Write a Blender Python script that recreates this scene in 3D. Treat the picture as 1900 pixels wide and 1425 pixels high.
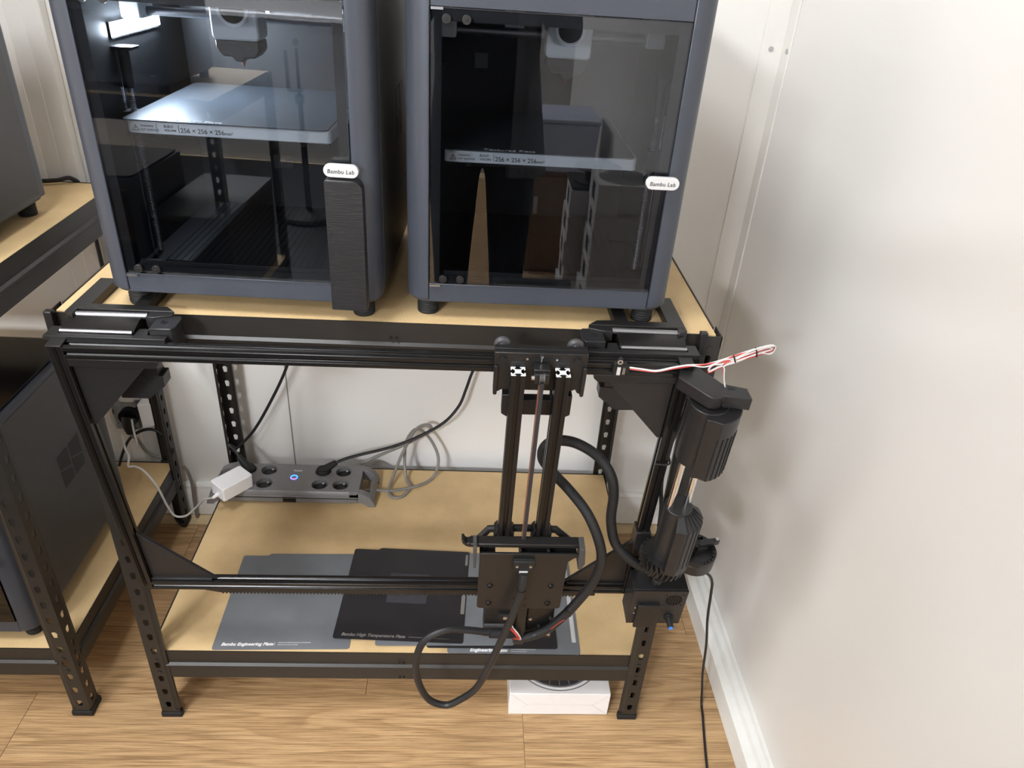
import bpy, bmesh, math, random
from mathutils import Vector, Matrix, Euler
random.seed(7)
for o in list(bpy.data.objects): bpy.data.objects.remove(o)
SC = bpy.context.scene
COL = SC.collection
PI = math.pi

# ------------------------------------------------------------------ camera
CAM = Vector((0.5978, -0.9872, 1.4205))
YAW, PITCH, ROLL, FPX = -0.0711, -0.5422, 0.0699, 1390.66
def cam_axes():
    cy, sy, cp, sp = math.cos(YAW), math.sin(YAW), math.cos(PITCH), math.sin(PITCH)
    r = Vector((cy, sy, 0)); fw = Vector((-sy*cp, cy*cp, sp)); u = r.cross(fw)
    c, s = math.cos(ROLL), math.sin(ROLL)
    return c*r + s*u, -s*r + c*u, fw
RX, UX, FW = cam_axes()
cd = bpy.data.cameras.new('camera'); cam = bpy.data.objects.new('camera', cd); COL.objects.link(cam)
cd.sensor_fit = 'HORIZONTAL'; cd.sensor_width = 36; cd.lens = FPX/1900*36; cd.clip_start = 0.01; cd.clip_end = 50
m = Matrix.Identity(4)
for i in range(3):
    m[i][0], m[i][1], m[i][2], m[i][3] = RX[i], UX[i], -FW[i], CAM[i]
cam.matrix_world = m
SC.camera = cam

# ------------------------------------------------------------------ world, light, exposure
w = bpy.data.worlds.new('world'); SC.world = w; w.use_nodes = True
w.node_tree.nodes['Background'].inputs[0].default_value = (0.9, 0.95, 1, 1)
w.node_tree.nodes['Background'].inputs[1].default_value = 0.05
SC.view_settings.view_transform = 'Standard'; SC.view_settings.look = 'None'
SC.view_settings.gamma = 1; SC.view_settings.use_curve_mapping = False
SC.view_settings.exposure = 0.22
PANELS = [((-.15, -.62, 2.498), 0.55, 0.55, 23, 'square ceiling light panel just in front of the left table'),
          ((-1.05, -3.7, 2.498), 0.55, 0.55, 205, 'square ceiling light panel near the far wall'),
          ((-3.2, -0.95, 2.498), 0.55, 0.55, 18, 'square ceiling light panel above the left part of the room'),
          ((-1.0, -2.1, 2.498), 0.55, 0.55, 45, 'added square fill light panel in the middle of the room')]  # last entry: fill lamp added for brightness, no known panel there
LIGHT_COL = (.945, .98, 1.03)

# ------------------------------------------------------------------ helpers
def lin(c):
    c /= 255.0
    return c/12.92 if c <= 0.04045 else ((c+0.055)/1.055)**2.4
def rgb(r, g, b): return (lin(r), lin(g), lin(b), 1)
MATS = {}
def mat(name, col, rough=0.5, metal=0.0, var=0.06, scale=40, bump=0.0, bscale=300, stretch=(1, 1, 1), spec=0.5, emit=None, estr=0):
    if name in MATS: return MATS[name]
    mt = bpy.data.materials.new(name); mt.use_nodes = True
    nt = mt.node_tree; b = nt.nodes['Principled BSDF']
    b.inputs['Roughness'].default_value = rough; b.inputs['Metallic'].default_value = metal
    b.inputs['Specular IOR Level'].default_value = spec
    tc = nt.nodes.new('ShaderNodeTexCoord'); mp = nt.nodes.new('ShaderNodeMapping')
    mp.inputs['Scale'].default_value = stretch
    nt.links.new(tc.outputs['Object'], mp.inputs['Vector'])
    nz = nt.nodes.new('ShaderNodeTexNoise'); nz.inputs['Scale'].default_value = scale; nz.inputs['Detail'].default_value = 5
    nt.links.new(mp.outputs['Vector'], nz.inputs['Vector'])
    cr = nt.nodes.new('ShaderNodeValToRGB')
    cr.color_ramp.elements[0].position = 0.3; cr.color_ramp.elements[1].position = 0.7
    cr.color_ramp.elements[0].color = tuple(c*(1-var) for c in col[:3])+(1,)
    cr.color_ramp.elements[1].color = tuple(min(1, c*(1+var)) for c in col[:3])+(1,)
    nt.links.new(nz.outputs['Fac'], cr.inputs['Fac']); nt.links.new(cr.outputs['Color'], b.inputs['Base Color'])
    if bump:
        n2 = nt.nodes.new('ShaderNodeTexNoise'); n2.inputs['Scale'].default_value = bscale; n2.inputs['Detail'].default_value = 3
        nt.links.new(mp.outputs['Vector'], n2.inputs['Vector'])
        bp = nt.nodes.new('ShaderNodeBump'); bp.inputs['Strength'].default_value = bump; bp.inputs['Distance'].default_value = 0.001
        nt.links.new(n2.outputs['Fac'], bp.inputs['Height']); nt.links.new(bp.outputs['Normal'], b.inputs['Normal'])
    if emit:
        b.inputs['Emission Color'].default_value = emit; b.inputs['Emission Strength'].default_value = estr
    MATS[name] = mt
    return mt
def glass(name, tint, ior=1.5, rough=0.0):
    mt = bpy.data.materials.new(name); mt.use_nodes = True; nt = mt.node_tree
    for n in list(nt.nodes): nt.nodes.remove(n)
    out = nt.nodes.new('ShaderNodeOutputMaterial'); mix = nt.nodes.new('ShaderNodeMixShader')
    tr = nt.nodes.new('ShaderNodeBsdfTransparent'); tr.inputs[0].default_value = tint
    gl = nt.nodes.new('ShaderNodeBsdfGlossy'); gl.inputs['Roughness'].default_value = rough
    gl.inputs['Color'].default_value = (1, 1, 1, 1)
    fr = nt.nodes.new('ShaderNodeFresnel'); fr.inputs['IOR'].default_value = ior
    nt.links.new(fr.outputs[0], mix.inputs[0]); nt.links.new(tr.outputs[0], mix.inputs[1]); nt.links.new(gl.outputs[0], mix.inputs[2])
    nt.links.new(mix.outputs[0], out.inputs[0]); MATS[name] = mt
    return mt

ORIG = {}
class MB:
    def __init__(s): s.v = []; s.f = []; s.cuts = []
    def add(s, vs, fs):
        n = len(s.v); s.cuts.append(n); s.v += [Vector(q) for q in vs]; s.f += [tuple(i+n for i in q) for q in fs]; return s
    def box(s, x0, x1, y0, y1, z0, z1):
        return s.add([(x0, y0, z0), (x1, y0, z0), (x1, y1, z0), (x0, y1, z0), (x0, y0, z1), (x1, y0, z1), (x1, y1, z1), (x0, y1, z1)],
                     [(0, 3, 2, 1), (4, 5, 6, 7), (0, 1, 5, 4), (1, 2, 6, 5), (2, 3, 7, 6), (3, 0, 4, 7)])
    def prism(s, pts, a, b, axis='z'):
        def mk(p, h):
            if axis == 'z': return (p[0], p[1], h)
            if axis == 'y': return (p[0], h, p[1])
            return (h, p[0], p[1])
        n = len(pts)
        vs = [mk(p, a) for p in pts] + [mk(p, b) for p in pts]
        fs = [tuple(range(n)), tuple(range(2*n-1, n-1, -1))] + [(i, (i+1) % n, n+(i+1) % n, n+i) for i in range(n)]
        return s.add(vs, fs)
    def frame(s, d):
        d = Vector(d).normalized(); a = Vector((0, 0, 1)) if abs(d.z) < .9 else Vector((1, 0, 0))
        u = d.cross(a).normalized(); return u, d.cross(u).normalized()
    def cyl(s, p0, p1, r0, r1=None, n=16):
        p0, p1 = Vector(p0), Vector(p1); r1 = r0 if r1 is None else r1
        u, v = s.frame(p1-p0)
        ring = lambda p, r: [p+u*(r*math.cos(2*PI*i/n))+v*(r*math.sin(2*PI*i/n)) for i in range(n)]
        return s.add(ring(p0, r0)+ring(p1, r1), [tuple(range(n)), tuple(range(2*n-1, n-1, -1))]+[(i, (i+1) % n, n+(i+1) % n, n+i) for i in range(n)])
    def lathe(s, prof, c, d=(0, 0, 1), n=24, close=False):
        c = Vector(c); d = Vector(d).normalized(); u, v = s.frame(d)
        vs = []
        for (r, h) in prof:
            for i in range(n):
                a = 2*PI*i/n; vs.append(c+d*h+u*(r*math.cos(a))+v*(r*math.sin(a)))
        fs = []; k = len(prof)
        for j in range(k if close else k-1):
            for i in range(n):
                a, b = j*n+i, j*n+(i+1) % n; e, g = ((j+1) % k)*n+(i+1) % n, ((j+1) % k)*n+i
                fs.append((a, b, e, g))
        if not close:
            if prof[0][0] > 1e-6: fs.append(tuple(range(n)))
            if prof[-1][0] > 1e-6: fs.append(tuple((k-1)*n+i for i in range(n-1, -1, -1)))
        return s.add(vs, fs)
    def tube(s, pts, r, n=8, smooth=6):
        pts = [Vector(p) for p in pts]
        if smooth and len(pts) > 2: pts = spline(pts, smooth)
        rs = r if isinstance(r, (list, tuple)) else None
        t0 = (pts[1]-pts[0]).normalized(); u, v = s.frame(t0); vs = []; N = len(pts)
        for i, p in enumerate(pts):
            t = (pts[min(i+1, N-1)]-pts[max(i-1, 0)]).normalized()
            u = (u-t*u.dot(t)).normalized(); v = t.cross(u)
            rr = r if rs is None else rs[0]+(rs[1]-rs[0])*i/(N-1)
            vs += [p+u*(rr*math.cos(2*PI*k/n))+v*(rr*math.sin(2*PI*k/n)) for k in range(n)]
        fs = [(i*n+k, i*n+(k+1) % n, (i+1)*n+(k+1) % n, (i+1)*n+k) for i in range(N-1) for k in range(n)]
        fs += [tuple(range(n)), tuple((N-1)*n+k for k in range(n-1, -1, -1))]
        return s.add(vs, fs)
    def mirror_x(s, c):
        s.v = [Vector((2*c-q.x, q.y, q.z)) for q in s.v]; s.f = [tuple(reversed(q)) for q in s.f]; return s
    def xform(s, M):
        s.v = [M @ q for q in s.v]; return s
    def mesh(s, name, org=Vector(), ang=35):
        bm = bmesh.new(); vv = [bm.verts.new(q-org) for q in s.v]
        for f in s.f:
            try: bm.faces.new([vv[i] for i in f])
            except ValueError: pass
        bmesh.ops.remove_doubles(bm, verts=bm.verts, dist=1e-6)
        bmesh.ops.recalc_face_normals(bm, faces=bm.faces)
        for f in bm.faces: f.smooth = True
        for e in bm.edges:
            e.smooth = len(e.link_faces) == 2 and e.calc_face_angle(0) < math.radians(ang)
        me = bpy.data.meshes.new(name); bm.to_mesh(me); bm.free(); return me
    def each(s, name, mt, parent, **k):
        """one object per piece that was added"""
        out = []; cuts = s.cuts+[len(s.v)]
        for a, b in zip(cuts[:-1], cuts[1:]):
            q = MB(); q.v = s.v[a:b]; q.f = [tuple(i-a for i in f) for f in s.f if a <= f[0] < b]; q.cuts = [0]
            out.append(q.build(name, mt, parent, **k))
        return out
    def build(s, name, mt, parent=None, loc=None, rot=None, org=None, bevel=0, seg=2, ang=35, label=None, cat=None, group=None, kind=None):
        if parent is not None: o0 = ORIG[parent]
        elif org is not None: o0 = Vector(org)
        elif loc is not None: o0 = Vector(loc)
        else:
            o0 = Vector(((min(q.x for q in s.v)+max(q.x for q in s.v))/2, (min(q.y for q in s.v)+max(q.y for q in s.v))/2, min(q.z for q in s.v)))
            loc = o0
        me = s.mesh(name, o0, ang)
        me.materials.append(MATS[mt] if isinstance(mt, str) else mt)
        o = bpy.data.objects.new(name, me); COL.objects.link(o); ORIG[o] = o0
        if parent is not None: o.parent = parent
        else:
            o.location = loc if loc is not None else o0
            if rot is not None: o.rotation_euler = rot
        if bevel:
            b = o.modifiers.new('bevel', 'BEVEL'); b.width = bevel; b.segments = seg; b.limit_method = 'ANGLE'; b.angle_limit = math.radians(40)
        tag(o, label, cat, group, kind)
        return o
def tag(o, label=None, cat=None, group=None, kind=None):
    if label: o['label'] = label
    if cat: o['category'] = cat
    if group: o['group'] = group
    if kind: o['kind'] = kind
    return o
def thing(name, label, cat, loc, rot=None, org=None, group=None, kind=None):
    o = bpy.data.objects.new(name, None); COL.objects.link(o); o.location = loc; o.empty_display_size = .05
    if rot is not None: o.rotation_euler = rot
    ORIG[o] = Vector(org) if org is not None else Vector(loc)
    return tag(o, label, cat, group, kind)
def copy_tree(o, parent=None):
    c = o.copy(); COL.objects.link(c); c.parent = parent
    for ch in [k for k in o.children]: copy_tree(ch, c)
    return c
def spline(P, k):
    out = []; n = len(P)
    for i in range(n-1):
        p0, p1, p2, p3 = P[max(i-1, 0)], P[i], P[i+1], P[min(i+2, n-1)]
        for j in range(k):
            t = j/k
            out.append(0.5*((2*p1)+(p2-p0)*t+(2*p0-5*p1+4*p2-p3)*t*t+(3*p1-p0-3*p2+p3)*t*t*t))
    out.append(P[-1]); return out
def rrect(x0, x1, y0, y1, r, n=5):
    r = r if isinstance(r, (list, tuple)) else [r]*4     # bl, br, tr, tl
    out = []
    for (cx, cy, a0, rr) in ((x0+r[0], y0+r[0], PI, r[0]), (x1-r[1], y0+r[1], 1.5*PI, r[1]), (x1-r[2], y1-r[2], 0, r[2]), (x0+r[3], y1-r[3], .5*PI, r[3])):
        if rr <= 0: out.append((cx, cy)); continue
        for i in range(n+1):
            a = a0+.5*PI*i/n; out.append((cx+rr*math.cos(a), cy+rr*math.sin(a)))
    return out
def arc(c, r, a0, a1, n):
    return [(c[0]+r*math.cos(math.radians(a0+(a1-a0)*i/n)), c[1]+r*math.sin(math.radians(a0+(a1-a0)*i/n))) for i in range(n+1)]
def lettering(txt, mt, parent, M, width=None, size=.01, shear=0.0, bold=0.0, ext=.0002, spacing=1.0, name='lettering'):
    cu = bpy.data.curves.new('t', 'FONT'); cu.body = txt; cu.size = size; cu.shear = shear; cu.extrude = ext; cu.offset = bold; cu.space_character = spacing
    cu.resolution_u = 4
    t = bpy.data.objects.new('t', cu); COL.objects.link(t); bpy.context.view_layer.update()
    dg = bpy.context.evaluated_depsgraph_get(); me = bpy.data.meshes.new_from_object(t.evaluated_get(dg))
    bpy.data.objects.remove(t); bpy.data.curves.remove(cu)
    xs = [v.co.x for v in me.vertices]; wd = max(xs)-min(xs); k = (width/wd) if width else 1; x0 = min(xs)
    for v in me.vertices:
        v.co = M @ Vector(((v.co.x-x0)*k, v.co.y*k, v.co.z)) - ORIG[parent]
    me.materials.append(MATS[mt]); o = bpy.data.objects.new(name, me); COL.objects.link(o); o.parent = parent; ORIG[o] = ORIG[parent]
    return o
def on_front(x, y, z): return Matrix.Translation((x, y, z)) @ Matrix.Rotation(PI/2, 4, 'X')
def keyhole(r=.0056):
    return [(r*math.cos(math.radians(a)), r*math.sin(math.radians(a))+.003) for a in range(-20, 201, 20)] + [(-.0036, -.0085), (.0036, -.0085)]
def disc_hole(r, n=16): return [(r*math.cos(2*PI*i/n), r*math.sin(2*PI*i/n)) for i in range(n)]
def hole_cell(mb, u0, u1, v0, v1, cu, cv, hole, t0, t1, F):
    """rectangular plate cell with one real hole; F maps (u, v, t) to space"""
    K = len(hole); outer = []
    for (a, b) in hole:
        s = 1e9
        if a > 1e-9: s = min(s, (u1-cu)/a)
        if a < -1e-9: s = min(s, (u0-cu)/a)
        if b > 1e-9: s = min(s, (v1-cv)/b)
        if b < -1e-9: s = min(s, (v0-cv)/b)
        outer.append([cu+a*s, cv+b*s])
    for c in ((u0, v0), (u1, v0), (u1, v1), (u0, v1)):
        j = min(range(K), key=lambda i: (outer[i][0]-c[0])**2+(outer[i][1]-c[1])**2); outer[j] = [c[0], c[1]]
    vs = []
    for t in (t0, t1):
        vs += [F(cu+a, cv+b, t) for a, b in hole] + [F(a, b, t) for a, b in outer]
    fs = []
    for i in range(K):
        j = (i+1) % K
        fs += [(i, j, K+j, K+i), (2*K+j, 2*K+i, 3*K+i, 3*K+j), (j, i, 2*K+i, 2*K+j)]
    mb.add(vs, fs)

# gantry frame: leans forward at the top, slightly turned
GO = Vector((.036, -.018, .385)); GROT = Euler((math.radians(7.5), 0, math.radians(.5)), 'XYZ')
GM = GROT.to_matrix()
def gthing(name, label, cat, base, group=None):
    return thing(name, label, cat, GO+GM @ Vector(base), GROT, org=base, group=group)
def gbuild(mb, name, mt, base, **k):
    return mb.build(name, mt, None, loc=GO+GM @ Vector(base), rot=GROT, org=base, **k)
def toG(P): return GM.transposed() @ (Vector(P)-GO)

# ------------------------------------------------------------------ materials
mat('wall_paint', rgb(237, 235, 231), .42, var=.015, scale=2.5, bump=.05, bscale=260)
mat('wall_grey', rgb(186, 184, 182), .5, var=.02, scale=2)
mat('wall_trim', rgb(235, 233, 228), .38, var=.01)
mat('wall_groove', rgb(150, 146, 136), .6)
mat('baseboard_white', rgb(238, 238, 234), .35, var=.02)
mat('ceiling_white', rgb(236, 235, 231), .7, var=.01)
mat('steel_black', rgb(37, 34, 31), .4, var=.08, scale=30, bump=.08, bscale=900)
mat('plastic_black', rgb(23, 22, 22), .42, var=.08)
mat('print_black', rgb(30, 29, 30), .36, var=.06, bump=.35, bscale=900, stretch=(.05, .05, 1))
mat('alu_black', rgb(27, 26, 26), .26, metal=.3, var=.06)
mat('alu_raw', rgb(205, 205, 208), .28, metal=1.0, var=.05)
mat('chrome', rgb(225, 225, 225), .08, metal=1.0, var=.02)
mat('brushed', rgb(150, 150, 154), .42, metal=1.0, var=.12, scale=120, stretch=(.05, 1, 1))
mat('printer_grey', rgb(72, 76, 85), .38, metal=.3, var=.03, scale=15, bump=.05, bscale=1200)
mat('printer_side', rgb(68, 68, 69), .42, metal=.1, var=.04)
mat('printer_inner', rgb(22, 23, 26), .55, var=.08)
mat('black_gloss', rgb(12, 12, 14), .12, var=.02)
mat('matte_black', rgb(16, 16, 17), .6, var=.08)
mat('rubber', rgb(22, 22, 23), .7, var=.08)
mat('bed_grey', rgb(222, 225, 224), .45, metal=.0, var=.04)
mat('sheet_texture', rgb(70, 76, 83), .38, metal=.3, var=.08, bump=.25, bscale=1500)
mat('head_white', rgb(205, 210, 210), .4, var=.02)
mat('label_silver', rgb(218, 218, 218), .35, metal=.3, var=.02)
mat('ink', rgb(30, 30, 32), .5)
mat('border_print_sheen', rgb(52, 50, 51), .35)  # dark grey border print, colour lightened for the wall's reflection
mat('alu_cut', rgb(225, 225, 225), .5, metal=.2)
mat('ink_white', rgb(232, 232, 232), .5)
mat('ink_grey', rgb(118, 116, 112), .5)
mat('plate_grey', rgb(114, 118, 123), .5, metal=.15, var=.14, scale=9, bump=.1, bscale=900)
mat('plate_black', rgb(34, 33, 37), .36, var=.22, scale=11, bump=.1, bscale=900)
mat('plate_patch', rgb(56, 55, 61), .42, var=.1)
mat('strip_grey', rgb(120, 119, 120), .42, metal=.1, var=.04)
mat('strip_dark', rgb(62, 61, 62), .5)
mat('socket_dark', rgb(48, 47, 48), .6)
mat('white_plastic', rgb(246, 246, 248), .35, var=.01)
mat('box_white', rgb(226, 223, 221), .55, var=.02)
mat('box_seam', rgb(196, 192, 188), .6)
mat('cable_black', rgb(26, 26, 28), .5, var=.1)
mat('cable_grey', rgb(128, 124, 118), .5)
mat('cable_white', rgb(205, 203, 200), .45)
mat('cable_red', rgb(200, 62, 56), .45)
mat('sleeve', rgb(20, 20, 22), .42, var=.55, scale=900, bump=1.0, bscale=1100)
mat('copper', rgb(128, 78, 60), .45, var=.2, scale=500)
mat('belt', rgb(40, 40, 42), .6)
mat('led', rgb(255, 255, 255), .5, emit=(.80, .90, 1, 1), estr=520)
mat('ring_blue', rgb(40, 90, 230), .4, emit=(.05, .25, 1, 1), estr=2.2)
mat('ring_pink', rgb(230, 60, 120), .4, emit=(1, .12, .3, 1), estr=1.2)
mat('knob_blue', rgb(60, 130, 225), .4)
mat('lamp_diffuser', rgb(255, 255, 255), .5, emit=(1, .97, .92, 1), estr=4)
mat('orange', rgb(222, 150, 40), .5)
mat('cloth_black', rgb(26, 27, 33), .85, var=.15, scale=25, bump=.3, bscale=600)
mat('cloth_grey', rgb(112, 112, 116), .8, var=.12, scale=18, bump=.3, bscale=500)
mat('skin', rgb(205, 160, 135), .5, var=.05)
mat('hair', rgb(35, 28, 24), .6, var=.2, scale=200)
mat('blue_grey', rgb(196, 200, 218), .45)
mat('cabinet_brown', rgb(120, 96, 74), .5, var=.1)
mat('fabric_grey', rgb(120, 118, 116), .7)
glass('door_glass', (.72, .74, .77, 1), 1.46)
glass('lid_glass', (.16, .17, .18, 1), 1.5)
glass('clear_smoke', (.68, .70, .74, 1), 1.45, .05)

def mdf():
    mt = bpy.data.materials.new('mdf_board'); mt.use_nodes = True; nt = mt.node_tree; b = nt.nodes['Principled BSDF']; b.inputs['Roughness'].default_value = .58
    tc = nt.nodes.new('ShaderNodeTexCoord')
    n1 = nt.nodes.new('ShaderNodeTexNoise'); n1.inputs['Scale'].default_value = 620; n1.inputs['Detail'].default_value = 4
    n2 = nt.nodes.new('ShaderNodeTexNoise'); n2.inputs['Scale'].default_value = 14; n2.inputs['Detail'].default_value = 6
    for n in (n1, n2): nt.links.new(tc.outputs['Object'], n.inputs['Vector'])
    c1 = nt.nodes.new('ShaderNodeValToRGB'); e = c1.color_ramp.elements
    e[0].position = .24; e[0].color = rgb(162, 134, 92); e[1].position = .40; e[1].color = rgb(212, 182, 134)
    x = e.new(.8); x.color = rgb(222, 194, 148)
    c2 = nt.nodes.new('ShaderNodeValToRGB'); e = c2.color_ramp.elements; e[0].position = .3; e[0].color = (.86, .85, .83, 1); e[1].position = .65; e[1].color = (1, 1, 1, 1)
    mx = nt.nodes.new('ShaderNodeMixRGB'); mx.blend_type = 'MULTIPLY'; mx.inputs[0].default_value = 1
    nt.links.new(n1.outputs['Fac'], c1.inputs[0]); nt.links.new(n2.outputs['Fac'], c2.inputs[0])
    nt.links.new(c1.outputs[0], mx.inputs[1]); nt.links.new(c2.outputs[0], mx.inputs[2]); nt.links.new(mx.outputs[0], b.inputs['Base Color'])
    MATS['mdf_board'] = mt
mdf()
def oak():
    mt = bpy.data.materials.new('oak_plank'); mt.use_nodes = True; nt = mt.node_tree; N = nt.nodes; L = nt.links; b = N['Principled BSDF']; b.inputs['Roughness'].default_value = .48
    tc = N.new('ShaderNodeTexCoord'); oi = N.new('ShaderNodeObjectInfo')
    sc = N.new('ShaderNodeVectorMath'); sc.operation = 'SCALE'; sc.inputs['Scale'].default_value = 9.0
    cb = N.new('ShaderNodeCombineXYZ'); L.new(oi.outputs['Random'], cb.inputs[0]); L.new(oi.outputs['Random'], cb.inputs[2]); L.new(cb.outputs[0], sc.inputs[0])
    ad = N.new('ShaderNodeVectorMath'); ad.operation = 'ADD'; L.new(tc.outputs['Object'], ad.inputs[0]); L.new(sc.outputs[0], ad.inputs[1])
    # cathedral grain: warped bands
    mp = N.new('ShaderNodeMapping'); mp.inputs['Scale'].default_value = (1.1, 11, 11); L.new(ad.outputs[0], mp.inputs['Vector'])
    big = N.new('ShaderNodeTexNoise'); big.inputs['Scale'].default_value = 1.0; big.inputs['Detail'].default_value = 1.5; L.new(mp.outputs[0], big.inputs['Vector'])
    mul = N.new('ShaderNodeMath'); mul.operation = 'MULTIPLY'; mul.inputs[1].default_value = 13; L.new(big.outputs['Fac'], mul.inputs[0])
    fr = N.new('ShaderNodeMath'); fr.operation = 'FRACT'; L.new(mul.outputs[0], fr.inputs[0])
    cr = N.new('ShaderNodeValToRGB'); e = cr.color_ramp.elements
    e[0].position = 0; e[0].color = (.80, .77, .74, 1); e[1].position = .5; e[1].color = (1, 1, 1, 1); x = e.new(.92); x.color = (1.0, .99, .97, 1); x = e.new(1); x.color = (.82, .79, .76, 1)
    L.new(fr.outputs[0], cr.inputs[0])
    # fine pores
    mp2 = N.new('ShaderNodeMapping'); mp2.inputs['Scale'].default_value = (9, 420, 200); L.new(ad.outputs[0], mp2.inputs['Vector'])
    fine = N.new('ShaderNodeTexNoise'); fine.inputs['Scale'].default_value = 1; fine.inputs['Detail'].default_value = 5; fine.inputs['Roughness'].default_value = .65; L.new(mp2.outputs[0], fine.inputs['Vector'])
    c2 = N.new('ShaderNodeValToRGB'); e = c2.color_ramp.elements
    e[0].position = .3; e[0].color = rgb(124, 94, 62); e[1].position = .52; e[1].color = rgb(184, 150, 108); x = e.new(.75); x.color = rgb(208, 176, 134)
    L.new(fine.outputs['Fac'], c2.inputs[0])
    mx = N.new('ShaderNodeMixRGB'); mx.blend_type = 'MULTIPLY'; mx.inputs[0].default_value = 1; L.new(c2.outputs[0], mx.inputs[1]); L.new(cr.outputs[0], mx.inputs[2])
    L.new(mx.outputs[0], b.inputs['Base Color'])
    bp = N.new('ShaderNodeBump'); bp.inputs['Strength'].default_value = .25; bp.inputs['Distance'].default_value = .0006; L.new(fine.outputs['Fac'], bp.inputs['Height']); L.new(bp.outputs[0], b.inputs['Normal'])
    MATS['oak_plank'] = mt
oak()
mat('joint_pale', rgb(214, 190, 150), .7)

# ------------------------------------------------------------------ the room
XL, XR, YF, YB, ZC = -4.6, 1.215, -4.1, .64, 2.5
fl = MB().box(XL, XR, YF, YB, -.05, -.0025).build('floor', 'joint_pale', loc=(0, 0, 0), kind='structure')
PWD, PLN = .175, 1.0155
pl_mesh = MB().box(.0006, PLN-.0006, .0006, PWD-.0006, -.012, 0).mesh('plank'); pl_mesh.materials.append(MATS['oak_plank'])
row0 = .053
for k in range(-22, 4):
    y = row0-PWD+k*PWD
    if y > YB or y < YF-.2: continue
    off = {0: -.2755, 1: .4035-PLN, 2: .13, 3: -.11}.get(k, random.uniform(0, PLN))
    x = off-5*PLN
    while x < XR:
        if x+PLN > XL:
            o = bpy.data.objects.new('plank', pl_mesh); COL.objects.link(o); o.parent = fl; o.location = (x, y, 0)
        x += PLN
MB().box(XL-.1, XR+.1, YB, YB+.1, -.05, ZC).build('wall_back', 'wall_paint', loc=(0, 0, 0), kind='structure')
MB().box(XR, XR+.1, YF, YB, -.05, ZC).build('wall_right', 'wall_paint', loc=(0, 0, 0), kind='structure')
MB().box(XL-.1, XL, YF, YB, -.05, ZC).build('wall_left', 'wall_paint', loc=(0, 0, 0), kind='structure')
MB().box(XL-.1, XR+.1, YF-.1, YF, -.05, ZC).build('wall_front', 'wall_grey', loc=(0, 0, 0), kind='structure')
MB().box(XL, XR, YF, YB, ZC, ZC+.1).build('ceiling', 'ceiling_white', loc=(0, 0, 0), kind='structure')
# skirting trunking
bb = [(YB, 0), (.618, 0), (.618, .078), (.622, .084), (.622, .094), (.628, .1), (YB, .1)]
MB().prism(bb, XL, XR, 'x').build('baseboard_back', 'baseboard_white', loc=(0, 0, 0), kind='structure', bevel=.0008)
rb = [(XR, 0), (1.168, 0), (1.172, .05), (1.190, .054), (1.194, .062), (1.206, .064), (1.208, .072), (XR, .073)]
MB().prism(rb, YF, .618, 'y').build('baseboard_right', 'baseboard_white', loc=(0, 0, 0), kind='structure', bevel=.0008)
# wall cover strips: joint by the corner, corner angle, joint behind the table, wide cover at left
def strip(n, x0, x1, th, z0=.1, z1=ZC, mt='wall_trim'):
    t = MB().box(x0, x1, YB-th, YB, z0, z1).build(n, mt, loc=(0, 0, 0), kind='structure', bevel=.0012)
    return t
t1 = strip('trim_1', 1.168, XR, .004)
MB().cyl((1.188, YB-.0045, 1.2494), (1.188, YB-.0065, 1.2494), .005).build('screw', 'alu_raw', t1)
t2 = MB().box(XR-.004, XR, .596, YB-.004, .1, ZC).build('trim_2', 'wall_trim', loc=(0, 0, 0), kind='structure', bevel=.0012)
MB().cyl((XR-.0042, .6067, 1.2494), (XR-.006, .6067, 1.2494), .005).build('screw', 'alu_raw', t2)
strip('trim_3', .1465, .1495, .0015, mt='wall_groove')
t5 = MB().box(-.30, -.262, YB-.016, YB, .1, ZC).box(-.262, -.226, YB-.026, YB, .1, ZC).build('trim_4', 'wall_trim', loc=(0, 0, 0), kind='structure', bevel=.003)
for px_, ln, w_, pw, lab in PANELS:
    t = thing('ceiling_light', lab, 'light', px_, group='square ceiling light panels')
    x, y, z = px_
    MB().box(x-ln/2-.02, x+ln/2+.02, y-w_/2-.02, y-w_/2, z-.028, z+.002).box(x-ln/2-.02, x+ln/2+.02, y+w_/2, y+w_/2+.02, z-.028, z+.002).box(x-ln/2-.02, x-ln/2, y-w_/2, y+w_/2, z-.028, z+.002).box(x+ln/2, x+ln/2+.02, y-w_/2, y+w_/2, z-.028, z+.002).each('frame', 'white_plastic', t)
    MB().box(x-ln/2, x+ln/2, y-w_/2, y+w_/2, z-.02, z).build('diffuser', 'lamp_diffuser', t)
    ld = bpy.data.lights.new('panel_light', 'AREA'); ld.shape = 'RECTANGLE'; ld.size = ln-.02; ld.size_y = w_-.02; ld.energy = pw; ld.color = LIGHT_COL
    lo = bpy.data.objects.new('panel_light', ld); COL.objects.link(lo); lo.parent = t; lo.location = (0, 0, -.024)

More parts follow.
